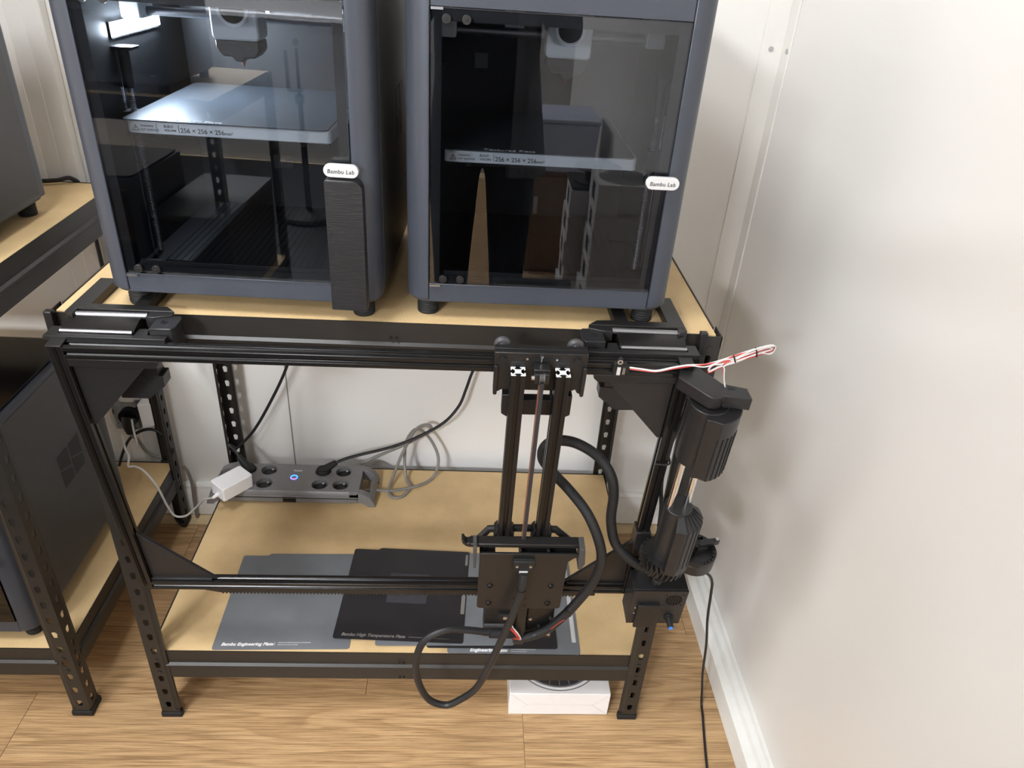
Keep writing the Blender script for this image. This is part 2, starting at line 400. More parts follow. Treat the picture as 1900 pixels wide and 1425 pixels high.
# ------------------------------------------------------------------ boltless work tables
W, D, H, HS = .98, .60, .918, .192
LW, LT = .036, .0016
def leg_mb(cx, cy, sx, sy, holes=(True, True)):
    """angle post with its outer corner at (cx, cy); flanges run in +sx, +sy"""
    mb = MB(); p = .04; n = int((H-.03)/p)
    def Fx(u, v, t): return (cx+sx*u, cy+sy*t, v)
    def Fy(u, v, t): return (cx+sx*t, cy+sy*u, v)
    kh = keyhole()
    for F in (Fx, Fy):
        for k in range(n):
            v0 = .02+k*p
            hole_cell(mb, 0, LW-.008, v0, v0+p, .0165, v0+p*.45, kh, 0, LT, F)
        a = .02+n*p
        for (u0, u1, v0, v1) in ((0, LW, .006, .02), (0, LW, a, H+.0005)):
            mb.add([F(u0, v0, 0), F(u1, v0, 0), F(u1, v1, 0), F(u0, v1, 0), F(u0, v0, LT), F(u1, v0, LT), F(u1, v1, LT), F(u0, v1, LT)], [(0, 1, 2, 3), (4, 5, 6, 7), (0, 1, 5, 4), (1, 2, 6, 5), (2, 3, 7, 6), (3, 0, 4, 7)])
        # rolled edge
        u0, u1 = LW-.008, LW
        pts = [(u0, 0), (u0+.003, .002), (u1, .002), (u1, .008), (u1-LT, .008), (u1-LT, .002+LT), (u0+.003, .002+LT), (u0, LT)]
        vs = [F(a_, .02, b_) for a_, b_ in pts]+[F(a_, a, b_) for a_, b_ in pts]
        q = len(pts); mb.add(vs, [tuple(range(q)), tuple(range(q, 2*q))]+[(i, (i+1) % q, q+(i+1) % q, q+i) for i in range(q)])
    return mb
def beam_mb(a, b, zt, axis, base, inw, h=.072):
    """stepped rail; base = outer plane, inw = inward direction (+1/-1)"""
    f = lambda d: base+inw*d
    prof = [(f(.0055), zt+.001), (f(.0055), zt-h*.5+.005), (f(.0005), zt-h*.5+.001), (f(.0005), zt-h*.5-.003), (f(.003), zt-h*.5-.006), (f(.003), zt-h), (f(.0065), zt-h), (f(.0065), zt-h*.5-.004), (f(.0075), zt-.012), (f(.022), zt-.012), (f(.022), zt-.0105), (f(.0075), zt-.0105), (f(.0075), zt+.001)]
    return MB().prism(prof, a, b, axis)
def make_table(label):
    t = thing('work_table', label, 'table', (0, 0, 0))
    for (cx, cy, sx, sy) in ((0, 0, 1, 1), (W, 0, -1, 1), (0, D, 1, -1), (W, D, -1, -1)):
        lg = leg_mb(cx, cy, sx, sy).build('leg', 'steel_black', t)
        e = .0025
        x0, x1 = sorted((cx-sx*e, cx+sx*(LW+e))); y0, y1 = sorted((cy-sy*e, cy+sy*(LW+e)))
        poly = [(cx-sx*e, cy-sy*e), (cx+sx*(LW+e), cy-sy*e), (cx+sx*(LW+e), cy+sy*.009), (cx+sx*.009, cy+sy*(LW+e)), (cx-sx*e, cy+sy*(LW+e))]
        MB().prism(poly, 0, .013, 'z').build('foot_cap', 'rubber', lg, bevel=.0015)
        rv = MB()
        for zt in (HS, H):
            for dz in (.02, .055):
                rv.cyl((cx+sx*.0165, cy-sy*.0016, zt-dz), (cx+sx*.0165, cy+sy*.003, zt-dz), .0042, n=10)
                rv.cyl((cx-sx*.0016, cy+sy*.0165, zt-dz), (cx+sx*.003, cy+sy*.0165, zt-dz), .0042, n=10)
        rv.build('rivets', 'steel_black', lg, kind='stuff')
    for zt, nm in ((H, 'tabletop'), (HS, 'shelf')):
        MB().box(.008, W-.008, .008, D-.008, zt-.0095, zt).build(nm, 'mdf_board', t, bevel=.0006)
        bm_ = beam_mb(LW-.004, W-LW+.004, zt, 'x', 0, 1).build('front_rail', 'steel_black', t)
        mk = MB()
        for dz in (.022, .065):
            for dx in (-.004, .004): mk.cyl((.488+dx, .0008, zt-dz), (.488+dx, .003, zt-dz), .0022, n=8)
        mk.build('rail_crimp', 'alu_black', bm_, kind='stuff')
        beam_mb(LW-.004, W-LW+.004, zt, 'x', D, -1).build('back_rail', 'steel_black', t)
        for base, inw in ((0, 1), (W, -1)):
            f = MB(); g = beam_mb(LW-.004, D-LW+.004, zt, 'x', base, inw)
            f.v = [Vector((q.y, q.x, q.z)) for q in g.v]; f.f = g.f
            f.build('side_rail', 'steel_black', t)
    return t
table = make_table('black steel work table with wood board top carrying the two large printers')
lt = copy_tree(table); lt.location = (-.141-W, 0, .002); lt['label'] = 'black steel work table cut off by the left edge of the photo'
ot = copy_tree(table); ot.location = (-.29, -1.38, 0); ot.rotation_euler = (0, 0, PI); ot['label'] = 'work table mirrored in the left door, standing behind the photographer'
for o in (lt, ot): o['group'] = 'matching steel work tables'
table['group'] = 'matching steel work tables'

# ------------------------------------------------------------------ enclosed 3D printers (local: front left bottom corner = origin, z from the table)
PW, ZB, ZT_ = .389, .029, .457
GX0, GX1, GZ0, GZ1 = .033, .356, .0594, .4196
def stadium(x0, x1, z0, z1, n=8):
    r = (z1-z0)/2; zc = (z0+z1)/2
    return arc((x1-r, zc), r, -90, 90, n)+arc((x0+r, zc), r, 90, 270, n)
def make_printer(label, bed_z, head_x, led_on, cover=False, head_y=.15):
    t = thing('printer', label, 'printer', (0, 0, 0))
    R_ = .03
    # U-shaped wall, open at the front
    outer = [(GX0-.0006, 0)] + arc((R_, R_), R_, 270, 180, 8) + [(0, PW-.02)] + arc((.02, PW-.02), .02, 180, 90, 5) + [(PW-.02, PW)] + arc((PW-.02, PW-.02), .02, 90, 0, 5) + [(PW, R_)] + arc((PW-R_, R_), R_, 0, -90, 8) + [(GX1+.0006, 0)]
    inner = [(GX1+.0006, .022), (PW-.02, .024), (PW-.02, PW-.02), (.02, PW-.02), (.02, .024), (GX0-.0006, .022)]
    MB().prism(outer+inner, ZB+.004, ZT_, 'z').build('shell', 'printer_grey', t, bevel=.0015, ang=30)
    MB().prism(rrect(.004, PW-.004, .004, PW-.004, .028), ZB-.001, ZB+.0045, 'z').build('base_tray', 'printer_side', t, bevel=.0015)
    MB().box(.02, PW-.02, .02, PW-.02, ZB+.004, ZB+.016).build('chamber_floor', 'printer_inner', t)
    MB().box(.0201, .0215, .024, PW-.02, ZB+.016, ZT_-.02).box(PW-.0215, PW-.0201, .024, PW-.02, ZB+.016, ZT_-.02).box(.02, PW-.02, PW-.0215, PW-.0201, ZB+.016, ZT_-.02).each('chamber_lining', 'printer_inner', t)
    MB().box(GX0, GX1, .0006, .02, ZB+.001, GZ0-.0006).build('lower_bar', 'printer_grey', t, bevel=.001)
    MB().box(GX0, GX1, .0006, .02, GZ1+.0006, ZT_-.0006).build('upper_bar', 'printer_grey', t, bevel=.001)
    MB().box(.02, PW-.02, .02, PW-.02, ZT_-.02, ZT_-.012).build('ceiling_frame', 'printer_inner', t)
    MB().prism(rrect(.012, PW-.012, .012, PW-.012, .02), ZT_+.0005, ZT_+.005, 'z').build('lid_glass', 'black_gloss', t, bevel=.001)
    for (x, y) in ((.03, .034), (PW-.03, .034), (.03, PW-.034), (PW-.03, PW-.034)):
        pr = [(0, 0), (.0155, 0), (.0165, .003)]
        for i in range(5): pr += [(.0152, .005+i*.0042), (.0165, .0065+i*.0042)]
        pr += [(.0165, ZB-.001), (0, ZB-.001)]
        MB().lathe(pr, (x, y, 0), n=24).build('foot', 'rubber', t)
    # door
    d = MB().box(GX0+.0008, GX1-.0008, -.002, .002, GZ0+.0008, GZ1-.0008).build('door', 'door_glass', t)
    bw = .0145
    MB().box(GX0+.001, GX0+bw, .0022, .0032, GZ0, GZ1).box(GX0+bw, GX1-bw, .0022, .0032, GZ0, GZ0+.012).each('glass_border', 'matte_black', d)
    MB().box(GX1-bw, GX1-.001, .0022, .0032, GZ0, GZ1).box(GX0+bw, GX1-bw, .0022, .0032, GZ1-.015, GZ1).each('glass_border', 'border_print_sheen', d)  # right and top strips carry the wall's reflection in their colour
    MB().box(GX0+.02, GX1-.012, .006, .012, GZ0+.001, GZ0+.018).build('door_sill', 'matte_black', t, bevel=.001)
    for z in (GZ0+.0085, GZ1-.012):
        for x in (GX0+.020, GX0+.0445):
            MB().cyl((x, -.0055, z), (x, -.002, z), .0056, n=20).cyl((x, -.0063, z), (x, -.0055, z), .0018, n=8).build('hinge_button', 'plastic_black', d, bevel=.0006)
        MB().box(GX0+.001, GX0+.016, -.0032, -.0021, z-.0125 if z < .2 else z+.0095, z-.0095 if z < .2 else z+.0125).build('hinge_pin', 'alu_raw', d)
    hz = .2245
    h = MB().prism(stadium(.3235, .3690, hz-.0085, hz+.0085), -.017, -.010, 'y').build('handle', 'label_silver', d, bevel=.0008)
    MB().box(.328, .347, -.010, -.002, hz-.006, hz+.006).build('handle_stem', 'alu_raw', h, bevel=.001)
    lettering('Bambu Lab', 'ink', h, on_front(.3290, -.0172, hz-.0030), width=.0345, size=.0085, shear=.12, spacing=1.05)
    if cover:
        pts = [(.325, -.018+.0), (.374, -.018)]
        c = MB().prism(rrect(.3245, .374, .0295, .214, [.001, .001, .014, .003], 6), -.024, -.0035, 'y').build('grip_cover', 'print_black', d, bevel=.0012, label='black 3D printed cover screwed over the door edge')
    MB().box(PW+.0001, PW+.0007, .046, PW-.034, ZB+.012, ZT_-.012).box(-.0007, -.0001, .046, PW-.034, ZB+.012, ZT_-.012).each('side_panel', 'printer_side', t)
    # emblem on the right side panel: two slashed bars
    e = MB()
    for y0 in (.205, .251):
        for lo_ in (True, False):
            y1 = y0+.040
            q4 = [(y0, .215), (y1, .215), (y1, .240), (y0, .254)] if lo_ else [(y0, .259), (y1, .245), (y1, .290), (y0, .290)]
            e.prism(q4, PW+.0008, PW+.0011, 'x')
    e.each('emblem', 'plastic_black', t)
    # motion: heated bed
    bz = bed_z
    bed = MB().prism(rrect(.050, .322, .050, .318, .008), bz-.018, bz-.001, 'z').build('heat_bed', 'bed_grey', t, bevel=.0012)
    MB().prism(rrect(.046, .318, .045, .322, .010), bz-.0006, bz+.0008, 'z').build('build_sheet', 'sheet_texture', bed)
    MB().box(.056, .090, .0485, .0498, bz-.0155, bz-.004).build('warning_label', 'label_silver', bed)
    lettering('WARNING!', 'ink', bed, on_front(.0690, .0483, bz-.0085), width=.018, size=.004)
    lettering('HOT SURFACE', 'ink', bed, on_front(.0690, .0483, bz-.0135), width=.024, size=.004)
    tri = MB()
    A = [Vector((.0585, 0, bz-.0135)), Vector((.0670, 0, bz-.0135)), Vector((.06275, 0, bz-.0062))]
    for i in range(3):
        p, q = A[i], A[(i+1) % 3]; tri.cyl((p.x, .0484, p.z), (q.x, .0484, q.z), .0004, n=6)
    tri.cyl((.06275, .0484, bz-.0122), (.06275, .0484, bz-.0085), .0005, n=6)
    tri.build('warning_sign', 'ink', bed, kind='stuff')
    lettering('BUILD', 'ink', bed, on_front(.1000, .0496, bz-.0085), width=.012, size=.004)
    lettering('VOLUME', 'ink', bed, on_front(.1000, .0496, bz-.0135), width=.0155, size=.004)
    MB().box(.1190, .1195, .0494, .0497, bz-.0150, bz-.0045).build('lettering', 'ink', bed)
    lettering('256 × 256 × 256', 'ink', bed, on_front(.1215, .0496, bz-.0140), width=.058, size=.009)
    lettering('mm³', 'ink', bed, on_front(.1800, .0496, bz-.0140), width=.0105, size=.005)
    lettering('Textured Plate', 'ink_white', bed, Matrix.Translation((.105, .049, bz+.0010)), width=.072, size=.005)
    MB().box(.06, .31, .09, .30, bz-.032, bz-.019).cyl((.085, .075, bz-.028), (.085, .075, bz-.018), .007).cyl((.28, .075, bz-.028), (.28, .075, bz-.018), .007).build('bed_carrier', 'printer_inner', bed)
    for (x, y) in ((.032, .12), (.357, .12)):
        sc_ = []
        z = ZB+.018
        while z < .33:
            sc_ += [(.0042, z), (.0034, z+.0016)]; z += .0032
        MB().lathe([(0, ZB+.016)]+sc_+[(0, z)], (x, y, 0), n=12).build('lead_screw', 'alu_raw', t)
        MB().cyl((x-.013 if x < .1 else x+.013, y, ZB+.016), (x-.013 if x < .1 else x+.013, y, .335), .004).build('guide_rod', 'chrome', t)
        s = -.013 if x < .1 else .013
        MB().box(min(x, x+s)-.009, max(x, x+s)+.009, y-.012, y+.012, bz-.034, bz-.004).build('bed_bracket', 'plastic_black', t, bevel=.002)
        MB().cyl((x, y, .285), (x, y, .335), .008).box(x-.012, x+.018, y-.012, y+.012, .335, .339).build('screw_coupling', 'plastic_black', t, bevel=.001)
    # side light bar
    MB().box(.0216, .0242, .112, .272, .3470, .3680).build('light_housing', 'plastic_black', t)
    MB().box(.0240, .0262, .114, .270, .3500, .3650).build('light_bar', 'led' if led_on else 'white_plastic', t)
    # gantry rods, tool head
    hx, hy = head_x, head_y
    MB().cyl((.03, hy, .381), (PW-.03, hy, .381), .0058).build('cross_rod', 'brushed', t)
    MB().cyl((.045, .04, .405), (.045, .34, .405), .005).cyl((PW-.045, .04, .405), (PW-.045, .34, .405), .005).each('side_rod', 'chrome', t)
    MB().box(.034, .062, hy-.022, hy+.022, .372, .412).box(PW-.062, PW-.034, hy-.022, hy+.022, .372, .412).each('rod_carriage', 'bed_grey', t, bevel=.003)
    th = MB().prism(rrect(hx, hx+.062, .357, .425, .006), hy-.052, hy-.008, 'y').build('tool_head', 'head_white', t, bevel=.0025)
    MB().lathe([(.0165, 0), (.0205, 0), (.0205, .0025), (.0165, .0025)], (hx+.031, hy-.0522, .394), (0, -1, 0), 28, close=True).build('fan_ring', 'white_plastic', th)
    MB().cyl((hx+.031, hy-.0526, .394), (hx+.031, hy-.0515, .394), .0165, n=28).build('fan_opening', 'black_gloss', th)
    MB().prism([(hx+.002, .357), (hx+.060, .357), (hx+.060, .344), (hx+.052, .335), (hx+.040, .335), (hx+.036, .330), (hx+.026, .330), (hx+.022, .336), (hx+.010, .336), (hx+.002, .346)], hy-.048, hy-.010, 'y').build('nozzle_shroud', 'print_black', th, bevel=.002)
    MB().cyl((hx+.031, hy-.03, .322), (hx+.031, hy-.03, .331), .0012, .004, n=10).build('nozzle', 'copper', th)
    # chain of the cable above the rod
    ch = MB()
    for i in range(48): ch.box(.062+i*.0045, .0648+i*.0045, .30, .312, .408, .420)
    ch.build('cable_chain', 'plastic_black', t, kind='stuff')
    # back wall: exhaust panel, warning sticker, camera
    MB().box(.14, .235, PW-.0245, PW-.0216, .35, .392).build('rear_duct', 'printer_side', t, bevel=.001)
    st = MB().box(.136, .168, PW-.03, PW-.0246, .352, .40).build('rear_sticker', 'label_silver', t)
    MB().prism([(.145, .388), (.159, .388), (.152, .399)], PW-.0306, PW-.0301, 'y').build('warning_triangle', 'orange', st)
    MB().box(.088, .110, PW-.026, PW-.0217, .30, .324).build('rear_tag', 'strip_grey', t)
    MB().prism(rrect(.15, .185, .115, .14, .003), PW-.028, PW-.0216, 'y').cyl((.167, PW-.031, .128), (.167, PW-.028, .128), .007).build('rear_socket', 'printer_side', t, bevel=.001)
    # ribbed chamber floor
    rb_ = MB()
    for i in range(28): rb_.box(.05+i*.0105, .054+i*.0105, .05, .36, ZB+.016, ZB+.0170)
    rb_.build('floor_ribs', 'printer_inner', t, kind='stuff')
    return t
p1 = make_printer('dark grey 3D printer with lit chamber and black grip cover on its door', 1.177-H, .163, True, True)
p2 = make_printer('dark grey 3D printer with unlit chamber whose door mirrors the photographer', 1.158-H, .185, False, False)
p1.location = (.0815, .017, H); p1.rotation_euler = (0, 0, math.radians(-1.8)); p2.location = (.5062, .0222, H)
p3 = copy_tree(p2); p3.location = (-.579, .035, H+.002); p3['label'] = 'grey 3D printer at the top left edge, on the left work table'
p4 = copy_tree(p2); p4.location = (-.589, .02, HS+.002); p4['label'] = 'grey 3D printer on the lower shelf of the left work table'
p5 = copy_tree(p2); p5.location = (-.43, -1.415, H); p5.rotation_euler = (0, 0, PI); p5['label'] = 'dark 3D printer behind the photographer, mirrored in the left door'
p6 = copy_tree(p2); p6.location = (-.60, -1.42, HS+.0062); p6.rotation_euler = (0, 0, PI); p6['label'] = 'dark 3D printer on the low shelf of the mirrored table'
for p in (p1, p2, p3, p4, p5, p6): p['group'] = 'enclosed 3D printers'

# ------------------------------------------------------------------ gantry frame hung in front of the table
def tslot(w=.02):
    """outline of a slotted aluminium profile, centred"""
    h = w/2; q = [(h, -h+.0005)]
    side = [(-.0031, 0), (-.0031, .0018), (-.0055, .0018), (-.0055, .0028), (-.0028, .0056), (.0028, .0056), (.0055, .0028), (.0055, .0018), (.0031, .0018), (.0031, 0)]
    out = []
    for k in range(4):
        a = k*PI/2; c, s = round(math.cos(a)), round(math.sin(a))
        # right hand side (x = h), running up in y
        loc = [(h, -h+.0007)]+[(h-d, t) for t, d in side]+[(h, h-.0007)]
        out += [(c*x-s*y, s*x+c*y) for x, y in loc]
    return out
TS = tslot()
def profile(a, b, axis, c0, c1):
    """profile bar from a to b along axis, centred on (c0, c1) of the other two axes"""
    return MB().prism([(c0+x, c1+y) for x, y in TS], a, b, axis)
g = gthing('hanging_gantry', 'black slotted aluminium frame hung in front of the main table', 'gantry', (0, 0, 0))
profile(0, .53, 'z', .01, .01).build('upright', 'alu_black', g, bevel=.0005)
profile(0, .53, 'z', .872, .01).build('upright', 'alu_black', g, bevel=.0005)
profile(.02, .862, 'x', .01, .52).build('top_rail', 'alu_black', g, bevel=.0005)
bt = profile(.02, .862, 'x', .01, .01).build('bottom_rail', 'alu_black', g, bevel=.0005)
rk = [(.105, 0), (.135, -.008)]
x = .137
while x < .80: rk += [(x, -.008), (x+.0012, -.0115), (x+.0032, -.0115), (x+.0044, -.008)]; x += .0062
rk += [(.812, -.008), (.812, 0)]
MB().prism(rk, .001, .011, 'y').build('toothed_rack', 'plastic_black', bt, label='toothed rack strip under the bottom rail')
for c, s in ((0, 1), (.882, -1)):
    MB().box(min(c, c+s*.0205), max(c, c+s*.0205), -.001, .0215, .5302, .5325).build('corner_plate', 'plastic_black', g, bevel=.0005)
    # gussets
    P = lambda x, z: (c+s*x, z)
    MB().prism([P(.0202, .0202), P(.132, .0202), P(.0202, .142)], .008, .015, 'y').build('lower_gusset', 'print_black', g, bevel=.0008)
    MB().prism([P(.0202, .0202), P(.125, .0202), P(.125, .026), P(.0202, .026)], .004, .016, 'y').build('gusset_lip', 'plastic_black', g, bevel=.0008)
    MB().prism([P(.0202, .5098), P(.118, .5098), P(.118, .494), P(.026, .386), P(.0202, .386)], .008, .015, 'y').build('upper_gusset', 'print_black', g, bevel=.0008)
    MB().prism([P(.0202, .5098), P(.140, .5098), P(.140, .503), P(.134, .497), P(.0202, .497)], .001, .018, 'y').build('gusset_head', 'plastic_black', g, bevel=.0008)

# ------------------------------------------------------------------ hinge brackets that hold the gantry to the tabletop
def bracket(mirror, label):
    sx = .957 if mirror else 0
    dy = .010 if mirror else 0
    base = Vector((.10, -.03+dy, H)) if not mirror else Vector((.857, -.03+dy, H))
    t = thing('hinge_bracket', label, 'bracket', base, group='hinge brackets of the gantry')
    def put(mb, n, mt, **k):
        for q in mb.v: q.y += dy
        if mirror: mb.mirror_x(sx/2)
        return mb.build(n, mt, t, **k)
    z = H+.0006
    # U-shaped fork round the printer foot
    put(MB().prism([(.0365, .095), (.0365, -.011), (.182, -.011), (.168, .004), (.141, .006), (.141, .075), (.120, .075), (.120, .006), (.061, .006), (.061, .095)], z, z+.0135), 'fork', 'plastic_black', bevel=.0008)
    put(MB().prism([(.0365, -.0112), (.0500, -.0112), (.0500, -.030), (.0365, -.022)], z-.006, z+.0135), 'hinge_ear', 'plastic_black', bevel=.0008)
    put(MB().prism([(.148, -.0112), (.182, -.0112), (.182, -.020), (.160, -.028), (.148, -.028)], z-.004, z+.012), 'hinge_ear', 'plastic_black', bevel=.0008)
    put(MB().cyl((.0502, -.0185, z+.0075), (.1478, -.0185, z+.0085), .0048, n=20), 'hinge_rod', 'brushed')
    # flap: gently sloping plate between two hinge lines
    sec = [(-.0235, z+.0085), (-.0235, z+.0050), (-.030, z-.001), (-.052, z-.003), (-.054, z+.0005), (-.050, z+.0028), (-.030, z+.0075)]
    put(MB().prism(sec, .0425, .1405, 'x'), 'flap', 'alu_black', bevel=.0006)
    put(MB().cyl((.0430, -.0550, z+.0005), (.1390, -.0550, z+.0005), .0030, n=14), 'hinge_pin', 'brushed')
    put(MB().prism([(.0262, -.070), (.187, -.070), (.187, -.060), (.160, -.058), (.156, -.040), (.1420, -.040), (.1420, -.0600), (.0415, -.0600), (.0415, -.040), (.0262, -.040)], z-.007, z-.0005), 'front_plate', 'plastic_black', bevel=.0006)
    b = put(MB().prism([(.1625, -.0165), (.1925, -.0165), (.1965, -.025), (.1965, -.050), (.1915, -.0575), (.1625, -.0575)], z-.024, z+.0095), 'stop_block', 'print_black', bevel=.001)
    mb = MB().lathe([(.0026, 0), (.0042, 0), (.0042, .0009), (.0026, .0009)], (.176, -.037, z+.0096), n=16, close=True)
    for q in mb.v: q.y += dy
    if mirror: mb.mirror_x(sx/2)
    mb.build('block_hole', 'matte_black', b)
    # clamp reaching under the table rail
    put(MB().box(.09, .130, -.030, .024, .796, .836).prism([(-.030, .836), (-.030, .905), (-.014, .905), (-.010, .846), (-.004, .836)], .09, .150, 'x').prism([(.130, .836), (.156, .836), (.156, .818), (.130, .796)], -.030, -.004, 'y'), 'clamp_hook', 'print_black', bevel=.001)
    # small corner tab that hooks over the leg
    put(MB().prism([(.0005, -.0135), (.012, -.0135), (.012, -.0025), (.0005, -.0025)], H-.03, H+.007), 'corner_tab', 'plastic_black', bevel=.0015)
    return t
bracket(False, 'black hinge bracket clamped to the left front of the tabletop')
bracket(True, 'black hinge bracket clamped to the right front of the tabletop')

# ------------------------------------------------------------------ carriage on the gantry
c = gthing('gantry_carriage', 'black carriage with two vertical profiles and a square head plate', 'carriage', (.66, -.02, 0))
pl = MB().prism([(.598, .561), (.725, .561), (.725, .494), (.720, .492), (.716, .494), (.713, .500), (.708, .497), (.640, .497), (.610, .497), (.606, .494), (.602, .492), (.598, .494)], -.022, -.012, 'y').build('top_plate', 'plastic_black', c, bevel=.001)
MB().box(.598, .725, -.012, -.0025, .545, .5605).each('plate_back', 'plastic_black', pl, bevel=.001)
MB().box(.6365, .687, -.0228, -.0221, .5545, .5608).each('adjuster_lip', 'plastic_black', pl, bevel=.0003)
MB().box(.647, .676, -.0226, -.0221, .5472, .5542).build('adjuster_slot', 'matte_black', pl)
for x0 in (.598, .7195): MB().prism(rrect(x0, x0+.0055, .491, .541, .0025, 3), -.027, -.0221, 'y').build('side_rib', 'plastic_black', pl, bevel=.0006)
for x0 in (.6098, .7114):
    MB().cyl((x0, -.0255, .5505), (x0, -.0221, .5505), .0045, n=16).cyl((x0, -.0258, .5505), (x0, -.0252, .5505), .0022, n=6).build('bolt', 'matte_black', pl)
    MB().lathe([(.005, -.0052), (.0090, -.0052), (.0118, -.0018), (.0118, .0018), (.0090, .0052), (.005, .0052)], (x0-.0005, .0100, .5520), (0, 1, 0), 28, close=True).build('wheel', 'strip_dark', c)
    MB().cyl((x0-.0005, -.004, .5520), (x0-.0005, .0165, .5520), .0049, n=16).build('wheel_bearing', 'chrome', c)
for x0 in (.6422, .6825): MB().cyl((x0, -.0232, .5515), (x0, -.0221, .5515), .0016, n=10).build('small_screw', 'alu_raw', pl)
MB().cyl((.6617, -.0240, .5485), (.6617, -.0240, .5575), .0012, n=8).cyl((.6617, -.0240, .5560), (.6617, -.0240, .5585), .0024, n=8).build('adjuster_screw', 'alu_raw', pl)
for x0 in (.6302, .6912):
    e = profile(.198, .5370, 'z', x0, -.0322).build('profile', 'alu_black', c, bevel=.0005)
    MB().prism([(x0+a, -.0322+b) for a, b in TS], .5372, .5376, 'z').build('cut_end', 'alu_cut', e)
    MB().box(x0-.0095, x0+.0095, -.0222, -.0150, .5376, .5460).build('end_stop', 'plastic_black', c, bevel=.0008)
pb = MB().box(.6510, .6728, -.040, -.0225, .5275, .5465).build('pulley_block', 'plastic_black', c, bevel=.0012)
MB().box(.6520, .6585, -.0455, -.040, .5265, .543).box(.6655, .6720, -.0455, -.040, .5265, .543).each('pulley_cheek', 'plastic_black', pb, bevel=.001)
MB().cyl((.6590, -.0420, .5350), (.6650, -.0420, .5350), .0062, n=18).build('pulley', 'strip_dark', pb)
MB().cyl((.6586, -.0420, .5350), (.6590, -.0420, .5350), .0080, n=18).cyl((.6650, -.0420, .5350), (.6654, -.0420, .5350), .0080, n=18).each('pulley_flange', 'alu_raw', pb)
MB().cyl((.6478, -.0420, .5350), (.6520, -.0420, .5350), .0035, n=12).build('pulley_axle', 'alu_raw', pb)
bl = MB().box(.6592, .6650, -.0490, -.0474, .185, .530).build('belt', 'belt', c)
MB().box(.6588, .6592, -.0492, -.0360, .19, .524).build('belt_edge', 'copper', bl)
MB().box(.6592, .6650, -.0372, -.0358, .185, .524).build('belt_return', 'belt', bl)
MB().prism([(.612, .487), (.642, .487), (.642, .478), (.680, .478), (.680, .487), (.711, .487), (.711, .452), (.700, .445), (.690, .445), (.684, .451), (.640, .451), (.634, .445), (.622, .445), (.612, .452)], -.0215, -.006, 'y').build('spacer_bridge', 'plastic_black', c, bevel=.001)
# lower end: yoke, tray, head plate
MB().tube([(.586, -.028, .178), (.606, -.024, .205), (.640, -.022, .206), (.682, -.022, .206), (.716, -.024, .206), (.744, -.028, .180)], .0062, n=8, smooth=0).build('yoke', 'plastic_black', c)
for x0 in (.6302, .6912): MB().prism([(x0-.016, .185), (x0-.016, .214), (x0-.0105, .222), (x0-.0105, .185)], -.040, -.018, 'y').prism([(x0+.016, .185), (x0+.016, .214), (x0+.0105, .222), (x0+.0105, .185)], -.040, -.018, 'y').each('profile_clamp', 'plastic_black', c, bevel=.001)
tr = MB().box(.576, .752, -.060, -.042, .202, .210).build('tray_bar', 'plastic_black', c, bevel=.0012)
MB().box(.576, .617, -.0445, -.042, .184, .202).box(.655, .752, -.0445, -.042, .184, .202).each('tray_wall', 'plastic_black', tr, bevel=.0006)
MB().box(.700, .704, -.0640, -.0446, .1876, .2000).box(.6555, .6585, -.0640, -.0446, .1876, .2000).each('tray_rib', 'plastic_black', tr, bevel=.0005)
MB().prism([(.5905, .2015), (.6030, .2015), (.5985, .194), (.594, .2)], -.056, -.046, 'y').prism([(.6065, .2015), (.6150, .2015), (.6150, .195), (.6065, .195)], -.056, -.046, 'y').each('tray_clip', 'plastic_black', tr, bevel=.0006)
MB().box(.5915, .617, -.0648, -.0446, .1840, .1875).box(.655, .7495, -.0648, -.0446, .1840, .1875).box(.617, .655, -.0648, -.0565, .1840, .1875).each('tray_base', 'plastic_black', tr, bevel=.0005)
for x0 in (.6265, .6455): MB().cyl((x0, -.0500, .1945), (x0, -.0471, .1945), .0028, n=10).build('tray_screw', 'alu_raw', tr)
MB().prism([(.576, .2105), (.576, .199), (.569, .202), (.5635, .208), (.5615, .2165), (.5655, .2165), (.5675, .211), (.571, .208)], -.058, -.044, 'y').build('tray_hook', 'plastic_black', tr, bevel=.0008)
for x0, x1 in ((.580, .5865), (.7500, .7585)):
    MB().prism([(x0, .215), (x1, .215), (x1+(.004 if x0 > .6 else 0), .178), (x1-.001, .164), (x0+.002, .164)], -.072, -.046, 'y').build('side_fin', 'strip_dark', tr, bevel=.001)
hp = MB().prism(rrect(.5915, .7345, .052, .1775, [.006, .006, 0, 0])[:12]+[(.7345, .178), (.750, .195), (.750, .1975), (.5915, .1975)], -.069, -.065, 'y').build('head_plate', 'plastic_black', c, bevel=.0006, label='flat black square plate facing the viewer')
for x0, z0 in ((.6115, .1145), (.7130, .1150), (.6112, .0662), (.7120, .0668)):
    MB().lathe([(0, .001), (.0025, .001), (.0028, .0025), (.0045, .0025), (.0052, .0008), (.0052, 0)], (x0, -.0690, z0), (0, -1, 0), 18).build('plate_bolt', 'alu_black', hp)
for x0, z0 in ((.6525, .0800), (.6735, .0800), (.6525, .0595), (.6735, .0595)): MB().cyl((x0, -.0694, z0), (x0, -.0689, z0), .0029, n=12).build('plate_hole', 'matte_black', hp)
cn = MB().box(.6460, .6800, -.0775, -.0692, .1640, .1885).build('cable_socket', 'matte_black', hp, bevel=.001)
for x0 in (.6520, .6738): MB().cyl((x0, -.0790, .1775), (x0, -.0775, .1775), .0024, n=10).build('socket_screw', 'alu_raw', cn)
MB().box(.6560, .6700, -.0800, -.0775, .1625, .1655).build('socket_lip', 'label_silver', cn)
